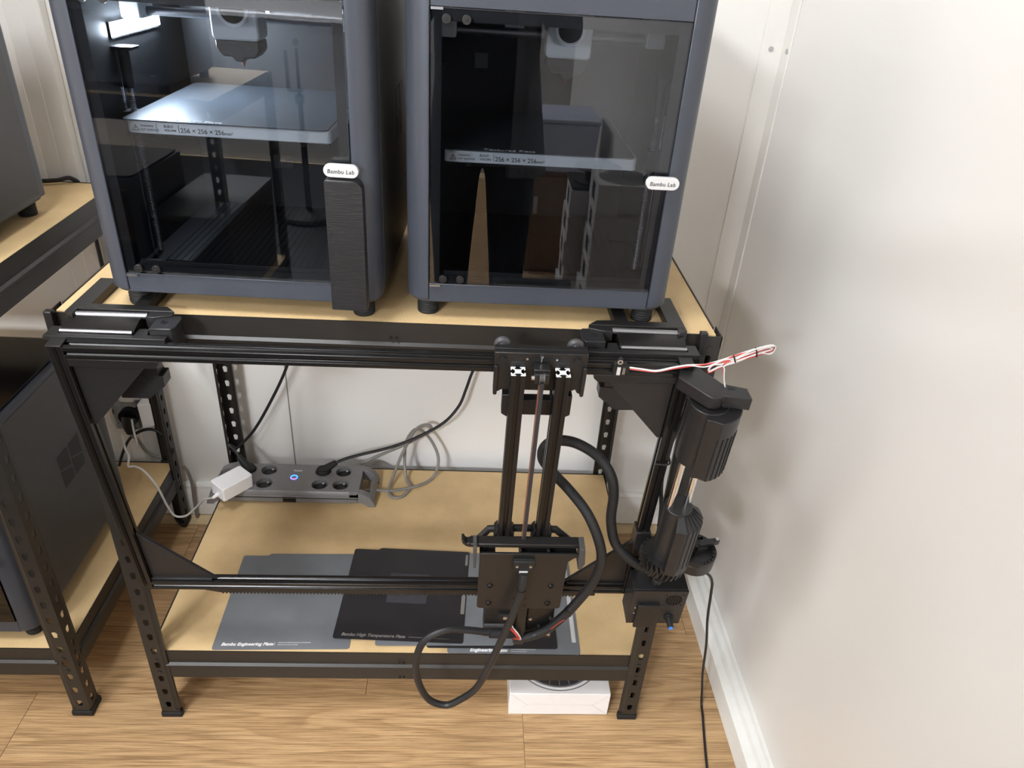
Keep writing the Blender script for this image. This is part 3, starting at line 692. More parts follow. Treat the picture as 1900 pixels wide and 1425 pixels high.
# drive unit behind and below the plate
dm = MB().box(.607, .668, -.050, -.012, -.062, .050).build('drive_plate', 'plastic_black', c, bevel=.001)
MB().cyl((.607, -.040, -.030), (.660, -.040, -.030), .0125, n=20).build('drive_motor', 'strip_dark', dm, bevel=.001)
MB().box(.664, .680, -.060, -.010, -.074, .050).build('drive_rib', 'plastic_black', dm, bevel=.001)
MB().box(.684, .732, -.045, -.008, -.074, .045).build('gear_case', 'alu_black', dm, bevel=.0015)
for x0, z0 in ((.690, -.012), (.727, -.012), (.708, -.038), (.727, -.060), (.690, -.060)): MB().cyl((x0, -.0480, z0), (x0, -.0450, z0), .0030, n=10).build('case_screw', 'alu_raw', dm)
sw = MB().box(.632, .664, -.056, -.050, .000, .013).build('drive_switch', 'matte_black', dm, bevel=.0006)
MB().box(.640, .656, -.0585, -.056, .0025, .0095).each('switch_metal', 'alu_raw', sw)
MB().tube([(.648, -.057, .0), (.652, -.062, -.016), (.664, -.068, -.028), (.668, -.066, -.045), (.655, -.058, -.052)], .0012, 6).tube([(.650, -.057, .0), (.655, -.063, -.014), (.667, -.069, -.027), (.671, -.066, -.046), (.657, -.057, -.054)], .0012, 6).each('switch_wire', 'cable_red', sw)
MB().tube([(.652, -.057, .0), (.658, -.063, -.013), (.669, -.070, -.025), (.674, -.066, -.047), (.659, -.056, -.055)], .0012, 6).build('signal_wire', 'cable_white', sw)

# head cable (loop hanging in front of the shelf)
CB = (.58, -.10, -.21)
q = MB().tube([(.6635, -.081, .1640), (.6625, -.086, .150), (.6610, -.090, .128), (.657, -.093, .105), (.646, -.098, .050), (.6243, -.100, -.050), (.5993, -.100, -.1496), (.5655, -.100, -.1978), (.5404, -.100, -.2136), (.510, -.099, -.1938), (.4907, -.097, -.1311), (.489, -.092, -.066), (.505, -.084, -.020), (.540, -.074, -.006), (.575, -.066, -.018), (.612, -.060, -.033), (.648, -.058, -.038), (.672, -.058, -.046)], .0065, 10, 8)
hc = gbuild(q, 'head_cable', 'cable_black', CB, label='thick black cable looping down from the head plate past the shelf', cat='cable')
MB().tube([(.618, -.0625, -.0335), (.660, -.0575, -.042)], .0085, 12, 0).build('cable_joint', 'rubber', hc)
MB().cyl((.6635, -.0805, .1645), (.6635, -.0805, .1560), .0068, n=12).build('plug', 'matte_black', hc)
MB().cyl((.6612, -.0895, .1330), (.6606, -.0903, .1290), .0078, n=14).build('cable_tie', 'plastic_black', hc)
# braided sleeve
SB = (.78, -.03, 0)
q = MB().tube([(.661, -.056, -.058), (.690, -.056, -.052), (.722, -.055, -.030), (.748, -.054, .010), (.7666, -.052, .046), (.788, -.05, .1018), (.7946, -.048, .160), (.784, -.04, .205), (.762, -.02, .245), (.735, .012, .262), (.706, .03, .285), (.688, .035, .312), (.692, .035, .340), (.713, .034, .351), (.742, .032, .346), (.776, .026, .325), (.798, .010, .300), (.807, .002, .2627), (.8096, -.004, .2103), (.8215, -.016, .165), (.845, -.025, .140), (.874, -.027, .1149), (.898, -.027, .100), (.907, -.027, .088), (.908, -.027, .078)], .0086, 12, 8)
sl = gbuild(q, 'braided_sleeve', 'sleeve', SB, label='braided black cable sleeve curling from the carriage to the control box', cat='cable')
for a, b in (((.753, -.0535, .017), (.7575, -.053, .028)), ((.700, -.056, -.047), (.705, -.056, -.044))): MB().cyl(a, b, .0088, n=14).build('cable_tie', 'plastic_black', sl)
MB().lathe([(.0075, 0), (.0125, 0), (.0125, .006), (.010, .010), (.0075, .010)], (.908, -.027, .0775), (0, 0, 1), 20, close=True).build('sleeve_gland', 'plastic_black', sl)
MB().tube([(.727, -.0635, -.018), (.737, -.062, -.004), (.748, -.064, .012)], .0006, 6).build('loose_wire', 'cable_red', sl)

# ------------------------------------------------------------------ swivel unit on the right upright
AX = (.9025, -.037)
s = gthing('swivel_unit', 'black printed swivel unit with chrome rods on the right upright', 'mechanism', (.9025, -.037, .12))
def cx_arc(r, a0, a1, n=14): return arc(AX, r, a0, a1, n)
arm_o = [(.857, -.015), (.8685, .012), (.888, .016), (.917, -.0265), (.9500, -.0360), (.9510, -.060), (.9250, -.0560), (.9180, -.0560)] + arc((.9010, -.0445), .0150, -40, -145, 8)
a_ = MB().prism(arm_o, .5025, .5225).build('swivel_arm', 'print_black', s, bevel=.0012)
MB().prism([(.922, -.034), (.932, -.0365), (.932, -.0405), (.922, -.0395)], .5226, .5230).build('arm_slot', 'matte_black', a_)
MB().lathe([(.0100, 0), (.0145, 0), (.0145, .0016), (.0100, .0016)], (AX[0], AX[1], .4985), n=28, close=True).build('washer', 'chrome', s)
MB().cyl((AX[0], AX[1], .490), (AX[0], AX[1], .503), .0095, n=20).build('pivot', 'plastic_black', s)
# upper motor housing: barrel plus slotted casing
MB().cyl((AX[0], AX[1], .390), (AX[0], AX[1], .4965), .0275, n=40).build('upper_barrel', 'print_black', s, bevel=.0012)
cas = MB().prism([(AX[0]+.004, AX[1])] + cx_arc(.0395, -108, -95, 2) + cx_arc(.0465, -80, 30, 16) + [(AX[0]+.012, AX[1]+.020)], .384, .4955).build('upper_casing', 'print_black', s, bevel=.0012)
for k in range(6):
    a = math.radians(-80+k*10.5); r = .0468
    u_, v_ = Vector((math.cos(a), math.sin(a), 0)), Vector((-math.sin(a), math.cos(a), 0)); p = Vector((AX[0], AX[1], 0))+u_*(r-.0012)
    mb = MB(); vs = []
    for z in (.3855, .465):
        for (i, j) in ((-.001, -.0009), (.0017, -.0009), (.0017, .0009), (-.001, .0009)): vs.append(p+u_*i+v_*j+Vector((0, 0, z)))
    mb.add(vs, [(0, 1, 2, 3), (4, 5, 6, 7), (0, 1, 5, 4), (1, 2, 6, 5), (2, 3, 7, 6), (3, 0, 4, 7)]).build('vent_slot', 'matte_black', cas)
for dx, dy in ((-.0147, -.003), (.0140, .005)): MB().cyl((AX[0]+dx, AX[1]+dy, .270), (AX[0]+dx, AX[1]+dy, .392), .0052, n=24).build('chrome_rod', 'chrome', s)
# lower motor housing
MB().cyl((AX[0], AX[1], .158), (AX[0], AX[1], .2835), .0225, n=40).build('lower_barrel', 'print_black', s, bevel=.001)
lo = [(AX[0]+.002, AX[1])] + cx_arc(.0395, -102, -90, 2) + cx_arc(.0425, -78, 20, 12) + [(AX[0]+.014, AX[1]+.014)]
lcas = MB().prism(lo, .156, .262).build('lower_casing', 'print_black', s, bevel=.001)
# sloping shoulder
top = [(AX[0]+(x-AX[0])*.52, AX[1]+(y-AX[1])*.52) for x, y in lo]
n = len(lo); MB().add([(x, y, .2622) for x, y in lo]+[(x, y, .2815) for x, y in top], [tuple(range(n)), tuple(range(2*n-1, n-1, -1))]+[(i, (i+1) % n, n+(i+1) % n, n+i) for i in range(n)]).build('casing_shoulder', 'print_black', lcas, ang=20)
for k in range(6):
    a = math.radians(-74+k*13); r = .0425
    u_, v_ = Vector((math.cos(a), math.sin(a), 0)), Vector((-math.sin(a), math.cos(a), 0)); p = Vector((AX[0], AX[1], 0))
    mb = MB()
    pr = [(r-.001, .172), (r+.0006, .172), (r+.0006, .2622), (r*.53+.0012, .2822), (r*.53-.001, .2822), (r-.001, .2615)]
    vs = [p+u_*i+v_*(-.0009)+Vector((0, 0, z)) for i, z in pr]+[p+u_*i+v_*.0009+Vector((0, 0, z)) for i, z in pr]; m_ = len(pr)
    mb.add(vs, [tuple(range(m_)), tuple(range(2*m_-1, m_-1, -1))]+[(i, (i+1) % m_, m_+(i+1) % m_, m_+i) for i in range(m_)]).build('vent_slot', 'matte_black', lcas)
def gear(cx, cy, ri, ro, nt, z0, z1, tw=.0):
    """herringbone spur gear"""
    def ring(z, sh):
        o = []
        for i in range(nt):
            for (f, r) in ((0, ri), (.18, ro), (.45, ro), (.63, ri)):
                a = 2*PI*(i+f+sh)/nt; o.append((cx+r*math.cos(a), cy+r*math.sin(a), z))
        return o
    n = nt*4; zm = (z0+z1)/2
    vs = ring(z0, 0)+ring(zm, tw)+ring(z1, 0)
    fs = [tuple(range(n)), tuple(range(3*n-1, 2*n-1, -1))]+[(k*n+i, k*n+(i+1) % n, (k+1)*n+(i+1) % n, (k+1)*n+i) for k in range(2) for i in range(n)]
    return MB().add(vs, fs)
gear(AX[0], AX[1], .0335, .0395, 26, .140, .168, .45).build('large_gear', 'plastic_black', s, ang=20)
MB().cyl((AX[0], AX[1], .118), (AX[0], AX[1], .141), .018, n=24).build('gear_hub', 'plastic_black', s)
# ring-shaped drive housing at the right with inner teeth
RC = (.9660, -.013)
def ringgear(cx, cy, ro, ri, nt, z0, z1):
    n = nt*4; out = []; inn = []
    for i in range(nt):
        for (f, r) in ((0, ri), (.2, ri-.0045), (.45, ri-.0045), (.65, ri)):
            a = 2*PI*(i+f)/nt; inn.append((cx+r*math.cos(a), cy+r*math.sin(a))); out.append((cx+ro*math.cos(a), cy+ro*math.sin(a)))
    vs = [(x, y, z) for z in (z0, z1) for x, y in out]+[(x, y, z) for z in (z0, z1) for x, y in inn]
    fs = []
    for i in range(n):
        j = (i+1) % n
        fs += [(i, j, n+j, n+i), (2*n+j, 2*n+i, 3*n+i, 3*n+j), (n+i, n+j, 3*n+j, 3*n+i), (j, i, 2*n+i, 2*n+j)]
    return MB().add(vs, fs)
rh = MB().cyl((RC[0], RC[1], .118), (RC[0], RC[1], .140), .0355, n=40).build('drive_housing', 'print_black', s, bevel=.001)
ringgear(RC[0], RC[1], .0355, .0325, 24, .1402, .1475).build('inner_gear', 'plastic_black', rh, ang=20)
gear(RC[0]-.010, RC[1]+.006, .012, .0160, 12, .141, .160, .3).build('pinion', 'plastic_black', rh, ang=20)
MB().prism([(RC[0]-.006, RC[1]-.002), (RC[0]+.012, RC[1]+.001), (RC[0]+.037, RC[1]+.007)] + arc((RC[0]+.0375, RC[1]+.012), .005, -80, 90, 6) + [(RC[0]+.012, RC[1]+.013), (RC[0]-.006, RC[1]+.012)], .150, .158).build('crank_arm', 'print_black', rh, bevel=.001)
MB().cyl((RC[0]+.0375, RC[1]+.012, .157), (RC[0]+.0375, RC[1]+.012, .161), .0028, n=12).build('crank_screw', 'alu_raw', rh)
# sleeve that holds the unit on the upright
MB().box(.8595, .8845, -.004, .0235, .115, .176).build('upright_clamp', 'print_black', s, bevel=.001)
MB().prism([(.8700, -.005), (.8845, -.004), (.8845, .012), (.8980, -.018), (.8920, -.028)], .118, .150).build('clamp_arm', 'print_black', s, bevel=.001)
ct = MB().tube([(.8605, -.002, .340), (.872, -.0035, .3395), (.8835, -.002, .340), (.8845, .012, .343)], .0016, 6, 4)
gbuild(ct, 'cable_tie', 'plastic_black', (.872, 0, .34), label='black cable tie round the middle of the right upright', cat='cable tie')
gbuild(MB().tube([(.888, .004, .47), (.8895, .008, .44), (.887, .012, .40), (.8845, .018, .36), (.886, .022, .30), (.890, .022, .26), (.897, .016, .22), (.899, .008, .18)], .0036, 8), 'motor_lead', 'cable_black', (.888, .01, .2), label='black motor lead running down beside the right upright', cat='cable')

# control box
e = gthing('control_box', 'small black control box with fan grille and knob at the right leg', 'box', (.91, -.03, -.017))
eb = MB()
fcx, fcz, fr_ = .9385, .0520, .0155
def FF(u, v, t): return (u, -.050+t, v)
hole_cell(eb, .9185, .9585, .0345, .0695, fcx, fcz, disc_hole(fr_, 24), 0, .004, FF)
eb.box(.8645, .9185, -.050, -.046, -.017, .077).box(.9585, .9612, -.050, -.046, -.017, .077).box(.9185, .9585, -.050, -.046, -.017, .0345).box(.9185, .9585, -.050, -.046, .0695, .077)
body = eb.build('front_panel', 'print_black', e)
MB().box(.8645, .9612, -.046, -.003, -.017, .077).build('body', 'print_black', e, bevel=.001)
gr = MB()
for i in range(-3, 4):
    o_ = i*.0045; hw = math.sqrt(max(fr_**2-o_**2, 0))
    gr.box(fcx-hw, fcx+hw, -.0495, -.0485, fcz+o_-.0008, fcz+o_+.0008); gr.box(fcx+o_-.0008, fcx+o_+.0008, -.0495, -.0485, fcz-hw, fcz+hw)
gr.build('fan_grille', 'plastic_black', e, kind='stuff')
MB().cyl((fcx, -.0470, fcz), (fcx, -.0461, fcz), .0152, n=24).build('fan_shadow_disc', 'matte_black', e)
for dx, dz in ((-1, 1), (1, 1), (-1, -1), (1, -1)): MB().cyl((fcx+dx*.0155, -.0510, fcz+dz*.0145), (fcx+dx*.0155, -.0500, fcz+dz*.0145), .0015, n=8).build('panel_screw', 'matte_black', e)
MB().box(.8770, .9165, -.0560, -.0502, -.022, .0425).build('cover_plate', 'plastic_black', e, bevel=.0008)
for z0 in (.014, .030): MB().cyl((.8735, -.0515, z0), (.8735, -.0500, z0), .0016, n=8).build('panel_screw', 'alu_raw', e)
kn = MB().cyl((.9390, -.0502, .0020), (.9390, -.0530, .0020), .0088, n=20).cyl((.9390, -.0530, .0020), (.9390, -.0720, .0010), .0062, .0052, n=20).build('knob', 'matte_black', e, bevel=.0006)
MB().cyl((.9390, -.0721, .0010), (.9390, -.0728, .0010), .0042, n=16).build('knob_cap', 'knob_blue', kn)

# limit switch and its wires
ls = gthing('limit_switch', 'tiny limit switch module on the top rail', 'switch', (.775, -.004, .520))
MB().box(.7655, .7835, -.0075, -.0005, .516, .5375).build('switch_body', 'matte_black', ls, bevel=.0008)
MB().prism(stadium(.7705, .7765, .5330, .5480)[:0] or [(.769, .532), (.777, .532), (.777, .545), (.773, .549), (.769, .545)], -.0080, -.0062, 'y').build('switch_tab', 'plastic_black', ls, bevel=.0006)
MB().box(.7705, .7755, -.0088, -.0076, .518, .531).each('switch_strip', 'label_silver', ls)
MB().lathe([(.0020, 0), (.0040, 0), (.0040, .0008), (.0020, .0008)], (.773, -.0082, .5405), (0, -1, 0), 14, close=True).build('switch_ring', 'alu_raw', ls)
MB().box(.7785, .7795, -.0100, -.0076, .520, .531).box(.7805, .7815, -.0100, -.0076, .520, .531).each('switch_pin', 'alu_raw', ls)
MB().box(.7770, .7880, -.0085, -.0020, .522, .5330).build('switch_plug', 'matte_black', ls, bevel=.0006)
WB = (.90, -.03, .53)
def wires(dz, dy, col, name, lab):
    P = [(.7875, -.008+dy, .5290+dz), (.805, -.016+dy, .5325+dz), (.8234, -.020+dy, .534+dz*.6), (.845, -.021+dy, .541+dz), (.865, -.022+dy, .5465+dz), (.888, -.024+dy, .551-dz), (.909, -.026+dy, .5605+dz), (.9224, -.028+dy, .5700-dz), (.945, -.03+dy, .5820+dz), (.9668, -.03+dy, .5905+dz*.3), (.9728, -.03+dy, .5870+dz), (.9690, -.03+dy, .5810-dz), (.9514, -.03+dy, .5760+dz), (.9260, -.03+dy, .5650-dz), (.9060, -.028+dy, .5500+dz), (.8940, -.026+dy, .5400+dz), (.8960, -.026+dy, .5510+dz), (.9120, -.028+dy, .5610-dz), (.9340, -.03+dy, .5720+dz), (.960, -.03+dy, .5855+dz), (.9690, -.03+dy, .5865), (.962, -.03+dy, .580+dz), (.935, -.031+dy, .5680+dz), (.912, -.03+dy, .5590-dz), (.9120, -.031+dy, .548+dz), (.9150, -.032+dy, .535), (.9190, -.034+dy, .5225)]
    return gbuild(MB().tube(P, .0010, 6, 5), name, col, WB, label=lab, cat='wire', group='bundled switch wires')
w1 = wires(.0024, 0, 'cable_white', 'switch_wire', 'white wire bundled into a loop above the swivel arm')
wires(-.0010, .0016, 'cable_red', 'switch_wire', 'red wire bundled into a loop above the swivel arm')
wires(.0004, .0034, 'cable_white', 'switch_wire', 'second white wire of the looped bundle above the swivel arm')
for a, b in (((.9215, -.029, .5690), (.9240, -.029, .5655)), ((.9480, -.03, .5830), (.9505, -.03, .5765))): MB().tube([Vector(a)+Vector((-.001, -.004, .001)), Vector(a)+Vector((.0, .004, .001)), Vector(b)+Vector((0, .004, -.001)), Vector(b)+Vector((-.001, -.004, -.001)), Vector(a)+Vector((-.001, -.004, .001))], .0010, 6, 4).build('cable_tie', 'plastic_black', w1)

# ------------------------------------------------------------------ lower shelf: power strip, charger, cords
Z0 = HS
ps = thing('power_strip', 'grey eight-socket power strip with glowing ring on the lower shelf', 'power strip', (.18, .49, Z0))
PY0, PY1, PT = .4380, .5500, .2360
MB().prism([(.020, .222), (.345, .222), (.345, .208), (.330, .203), (.036, .203), (.020, .208)], PY0, PY1, 'y').build('body', 'strip_grey', ps, bevel=.002)
tp = MB(); xs = [.030, .0905, .1400, .2215, .2725, .3240]
cols = {(.030, .0905): .0640, (.0905, .1400): .1145, (.2215, .2725): .2480, (.2725, .3240): .2985}
TF = lambda u, v, t: (u, v, .2222+t)
ym = .4950
for a, b in zip(xs[:-1], xs[1:]):
    if (a, b) in cols:
        for v0, v1, cv in ((PY0+.004, ym, .4695), (ym, PY1-.004, .5210)): hole_cell(tp, a, b, v0, v1, cols[(a, b)], cv, disc_hole(.0195, 24), 0, .0138, TF)
    else: tp.box(a, b, PY0+.004, PY1-.004, .2222, PT)
tp.build('top_panel', 'strip_grey', ps)
MB().prism([(PY0, .2222), (PY0, .230), (PY0+.004, PT), (PY0+.004, .2222)], .020, .345, 'x').prism([(PY1, .2222), (PY1, .230), (PY1-.004, PT), (PY1-.004, .2222)], .020, .345, 'x').prism([(.020, .2222), (.020, PT-.001), (.030, PT), (.030, .2222)], PY0, PY1, 'y').prism([(.345, .2222), (.345, PT-.001), (.324, PT), (.324, .2222)], PY0, PY1, 'y').each('panel_rim', 'strip_grey', ps)
for (a, b), xc in cols.items():
    for cv in (.4695, .5210):
        so = MB().cyl((xc, cv, .2224), (xc, cv, .2232), .0193, n=24).build('socket', 'socket_dark', ps)
        MB().cyl((xc+.007, cv+.006, .2232), (xc+.007, cv+.006, .2330), .0024, n=12).build('earth_pin', 'alu_raw', so)
        MB().cyl((xc-.009, cv, .2232), (xc-.009, cv, .2235), .0025, n=10).cyl((xc+.009, cv-.003, .2232), (xc+.009, cv-.003, .2235), .0025, n=10).each('contact_hole', 'matte_black', so)
for sgn, xe, xb in ((-1, -.0200, .0250), (1, .3850, .3400)):
    mx_ = lambda t: xb+(xe-xb)*t
    prof = [(mx_(0), PT-.0005), (mx_(.35), PT-.004), (mx_(.7), .2225), (mx_(.92), .206), (mx_(1), Z0+.0006), (mx_(.62), Z0+.0006), (mx_(.5), .199), (mx_(.25), .2045), (mx_(0), .2045)]
    for y0, y1 in ((PY0, PY0+.020), (PY1-.020, PY1)): MB().prism(prof, y0, y1, 'y').build('arched_foot', 'strip_grey', ps, bevel=.0015)
    MB().prism([(mx_(.72), .2225), (mx_(.95), .207), (mx_(.85), .200), (mx_(.58), .213)], PY0+.0195, PY1-.0195, 'y').build('end_handle', 'strip_grey', ps, bevel=.0015)
MB().prism([(.020, .219), (.345, .219), (.345, .2165), (.020, .2165)], PY0-.0012, PY0+.001, 'y').build('front_bead', 'strip_dark', ps)
MB().box(.1640, .1950, PY0-.0010, PY0+.002, .2050, .2200).build('front_window', 'black_gloss', ps)
rr_ = MB().lathe([(.0062, 0), (.0092, 0), (.0092, .0014), (.0062, .0014)], (.1812, .4935, PT), n=28, close=True).build('ring_light', 'ring_blue', ps)
MB().tube([(.1812+.0077*math.cos(a), .4935+.0077*math.sin(a), PT+.0014) for a in [math.radians(q_) for q_ in range(215, 330, 15)]], .0012, 6, 2).build('ring_glow', 'ring_pink', rr_)
lettering('PHILIPS', 'ink_white', ps, Matrix.Translation((.1760, .5180, PT+.0001)), width=.0200, size=.005, bold=.0001)
lettering('POWER', 'ink_grey', ps, Matrix.Translation((.1760, .5060, PT+.0001)), width=.010, size=.003)
lettering('PROTECTED', 'ink_grey', ps, Matrix.Translation((.1680, .4795, PT+.0001)), width=.018, size=.003)
# black plugs in the strip with their cords
def plug(name, loc, d, label, cord, cat='cord'):
    x_, y_ = loc
    t = thing(name, label, cat, (x_, y_, PT-.012), group='black mains cords in the power strip')
    MB().cyl((x_, y_, .2240), (x_, y_, .2440), .0185, .0165, n=20).build('plug_base', 'rubber', t, bevel=.002)
    v = Vector(d).normalized()
    a = Vector((x_, y_, .2400)); b = a+v*.038
    MB().tube([a-v*.008, a+v*.015, b], [.0125, .0070], 10, 4).build('plug_grip', 'rubber', t)
    MB().tube([b-v*.006]+[Vector(q_) for q_ in cord], .0038, 8).build('cord', 'cable_black', t)
    return t
plug('power_cable', (.248, .521), (.85, .15, .55), 'black mains cord plugged into the right half of the power strip', [(.300, .531, .268), (.336, .535, .279), (.434, .550, .3035), (.5336, .570, .3506), (.579, .588, .3957), (.598, .597, .4457), (.612, .600, .4928), (.640, .606, .560), (.665, .612, .640)])
plug('power_cable', (.064, .521), (-.62, .35, .6), 'black mains cord plugged into the left half of the power strip', [(.028, .545, .275), (.012, .552, .288), (.020, .566, .270), (.0130, .585, .2270+.02), (.0621, .600, .2965), (.1195, .603, .396), (.1638, .604, .4901), (.200, .606, .60), (.215, .606, .66)])
# white charger
wc = thing('white_charger', 'white rectangular power adapter tilted in the power strip', 'adapter', (.05, .44, PT))
A = Vector((.0480, .4415, .2370)); an = math.atan2(.063, .0535)
Mx = Matrix.Translation(A) @ Matrix.Rotation(an, 4, 'Z') @ Matrix.Rotation(math.radians(2), 4, 'X')
MB().prism(rrect(-.0405, .0405, -.0255, .0255, .005, 5), 0, .0365, 'z').xform(Mx).build('housing', 'white_plastic', wc, bevel=.002)
p_ = Mx @ Vector((-.0405, -.003, .012)); q_ = Mx @ Vector((-.055, -.004, .010))
MB().tube([p_, q_], [.0052, .0036], 10, 0).build('strain_relief', 'white_plastic', wc)
MB().tube([q_, (-.014, .420, .222), (-.030, .435, .200), (-.0577, .45, .1637), (-.0805, .45, .1423), (-.1065, .45, .1415), (-.121, .452, .172), (-.136, .455, .2287), (-.163, .468, .262), (-.186, .475, .272), (-.1995, .470, .276), (-.198, .480, .2975), (-.2075, .490, .315), (-.222, .52, .335)], .0027, 8).build('cord', 'cable_white', wc)
MB().tube([(.3550, .474, .2160), (.372, .486, .2085), (.400, .4950, .2000), (.4237, .4963, .1990), (.4759, .5150, .1985), (.5100, .5400, .1985), (.5290, .565, .215), (.530, .585, .250), (.5060, .592, .300), (.4750, .590, .325), (.4500, .585, .290), (.4460, .570, .235), (.452, .545, .199), (.4650, .515, .197), (.448, .480, .1955), (.425, .475, .1955), (.412, .495, .1990), (.418, .535, .210), (.440, .565, .262), (.470, .585, .320), (.4930, .592, .3360), (.512, .594, .3300), (.4994, .594, .3090), (.4304, .594, .2640), (.370, .592, .2330), (.330, .585, .2120)], .0040, 8, 6).build('extension_lead', 'cable_grey', label='grey flex of the power strip coiled loosely on the shelf', cat='cord')

# ------------------------------------------------------------------ build plates on the lower shelf
def plate_outline(x0, y0, wd, dp, notch_left=False, grip=False):
    r = .005
    o = arc((x0+r, y0+r), r, 180, 270, 4)
    if grip: o += [(x0+.045, y0), (x0+.052, y0+.004), (x0+.064, y0+.004), (x0+.071, y0)]
    o += arc((x0+wd-r, y0+r), r, 270, 360, 4)
    o += arc((x0+wd-r, y0+dp-r), r, 0, 90, 4)
    o += [(x0+.06, y0+dp), (x0+.053, y0+dp-.006)]
    o += arc((x0+r, y0+dp-.006-r), r, 90, 180, 4)
    if notch_left: o += [(x0, y0+.122), (x0-.008, y0+.110), (x0-.008, y0+.090), (x0-.004, y0+.085)]
    return o
def build_plate(label, mt, loc, rz, z, wd=.264, dp=.262, text=None, sub=None, **k):
    t = thing('build_plate', label, 'build plate', (loc[0], loc[1], z), rot=(0, 0, rz), org=(0, 0, 0), group='spare build plates on the lower shelf')
    MB().prism(plate_outline(0, 0, wd, dp, **k), 0, .0010, 'z').build('steel_sheet', mt, t)
    if text:
        s_, x_, y_, w_, ink = text
        lettering(s_, ink, t, Matrix.Translation((x_, y_, .0011)), width=w_, size=.011, shear=.25, bold=.00035)
    if sub:
        x_, y_, w_, ink = sub
        MB().box(x_-.0062, x_-.0056, y_-.001, y_+.0075, .0010, .0012).build('lettering', ink, t)
        lettering('USE GLUE STICK BEFORE PRINTING ON THE SURFACE', ink, t, Matrix.Translation((x_, y_+.0050, .0011)), width=w_, size=.004)
        lettering('REMOVE PLATE AND FLEX TO RELEASE', ink, t, Matrix.Translation((x_, y_, .0011)), width=w_*.62, size=.004)
    return t
bp1 = build_plate('grey engineering build plate with white lettering, leftmost on the shelf', 'plate_grey', (.1205, .0095), math.radians(1.2), HS+.0005, text=('Bambu Engineering Plate', .016, .0095, .100, 'ink_white'), sub=(.124, .0100, .063, 'ink_white'), notch_left=False)
bp2 = build_plate('grey build plate mostly hidden under the black high temperature plate', 'plate_grey', (.434, .0215), math.radians(.8), HS+.0016, wd=.277, dp=.258, grip=False)
bp4 = build_plate('grey engineering build plate with white lettering under the head plate', 'plate_grey', (.5775, .0085), math.radians(-.3), HS+.0005, wd=.266, text=('Engineering Plate', .045, .0045, .074, 'ink_white'), sub=(.1265, .0050, .050, 'ink_white'))
MB().prism([(.2515, .030), (.2515, .180), (.2600, .180), (.2600, .030)], .0010, .0012).each('side_label', 'label_silver', bp4)
mb = MB()
for i in range(12): mb.prism([(.2522, .183+i*.0058), (.2595, .187+i*.0058), (.2595, .190+i*.0058), (.2522, .186+i*.0058)], .0010, .0012)
mb.build('hatch_marks', 'ink_white', bp4, kind='stuff')
bp5 = build_plate('small black build plate lying on the right engineering plate', 'plate_black', (.5360, .0190), 0, HS+.0028, wd=.262, dp=.250)
bp2.location.z = HS+.0040
bp3 = build_plate('black high temperature build plate lying on top in the middle', 'plate_black', (.3485, .0372), math.radians(-2.2), HS+.0052, wd=.260, dp=.258, text=('Bambu High Temperature Plate', .016, .0075, .128, 'ink_grey'))
MB().prism(rrect(.092, .176, .098, .182, .002), .0010, .0012).each('square_mark', 'plate_patch', bp3)
MB().box(.2500, .2580, .075, .130, .0010, .0013).box(.2520, .2575, .215, .248, .0010, .0013).each('side_print', 'ink_grey', bp3)
MB().box(.150, .232, .0092, .0096, .0010, .0012).box(.150, .200, .0105, .0109, .0010, .0012).each('fine_print', 'ink_grey', bp3)

# ------------------------------------------------------------------ white carton under the shelf
wb = thing('filament_carton', 'white filament carton on the floor under the lower shelf', 'box', (.815, .11, 0), group='white filament cartons')
MB().box(.7095, .9215, .0090, .2150, 0.0005, .0680).build('carton', 'box_white', wb, bevel=.0015)
fo = MB()
F0 = [(.7115, .0660), (.9195, .0660), (.9195, .0025), (.7115, .0025)]
F1 = [(.7480, .0330), (.8850, .0330)]
for a, b in ((F0[0], F1[0]), (F0[3], F1[0]), (F0[1], F1[1]), (F0[2], F1[1]), (F1[0], F1[1])): fo.cyl((a[0], .0088, a[1]), (b[0], .0088, b[1]), .0005, n=5)
fo.each('fold_line', 'box_seam', wb)
dk = MB().cyl((.8150, .1140, .0681), (.8150, .1140, .0686), .0980, n=48).build('spool_print', 'strip_grey', wb)
MB().lathe([(.0900, 0), (.0955, 0), (.0955, .0004), (.0900, .0004)], (.8150, .1140, .0687), n=48, close=True).build('print_ring', 'ink_white', dk)
MB().lathe([(.0640, 0), (.0860, 0), (.0860, .0004), (.0640, .0004)], (.8150, .1140, .0687), n=48, close=True).build('print_band', 'socket_dark', dk)
mb = MB()
for i in range(24):
    a = 2*PI*i/24
    mb.cyl((.815+.066*math.cos(a), .114+.066*math.sin(a), .0692), (.815+.085*math.cos(a), .114+.085*math.sin(a), .0692), .0009, n=5)
mb.build('print_spokes', 'ink_grey', dk, kind='stuff')

# ------------------------------------------------------------------ loose cords and sockets near the wall
MB().tube([(.975, -.048, .500), (.995, -.050, .498), (1.035, -.038, .468), (1.052, -.028, .440), (1.060, -.020, .405), (1.073, -.008, .320), (1.092, .006, .2300), (1.112, .028, .120), (1.128, .040, .045), (1.1335, .036, .004), (1.129, .006, .0025), (1.122, -.030, .0025), (1.112, -.085, .0025), (1.104, -.140, .0025), (1.098, -.220, .0025), (1.10, -.32, .0025)], .0026, 8, 8).build('motor_cable', 'cable_black', label='thin black cable dropping from the drive housing to the floor by the wall', cat='cable')
wsx = thing('wall_outlet', 'wall power outlet with smoked cover and black plug behind the tables', 'outlet', (-.235, YB, .325))
MB().box(-.305, -.2050, YB-.014, YB-.0005, .285, .372).build('back_plate', 'white_plastic', wsx, bevel=.002)
MB().prism(rrect(-.2740, -.2130, .2960, .3640, .004), YB-.046, YB-.0145, 'y').build('smoked_cover', 'clear_smoke', wsx, bevel=.002)
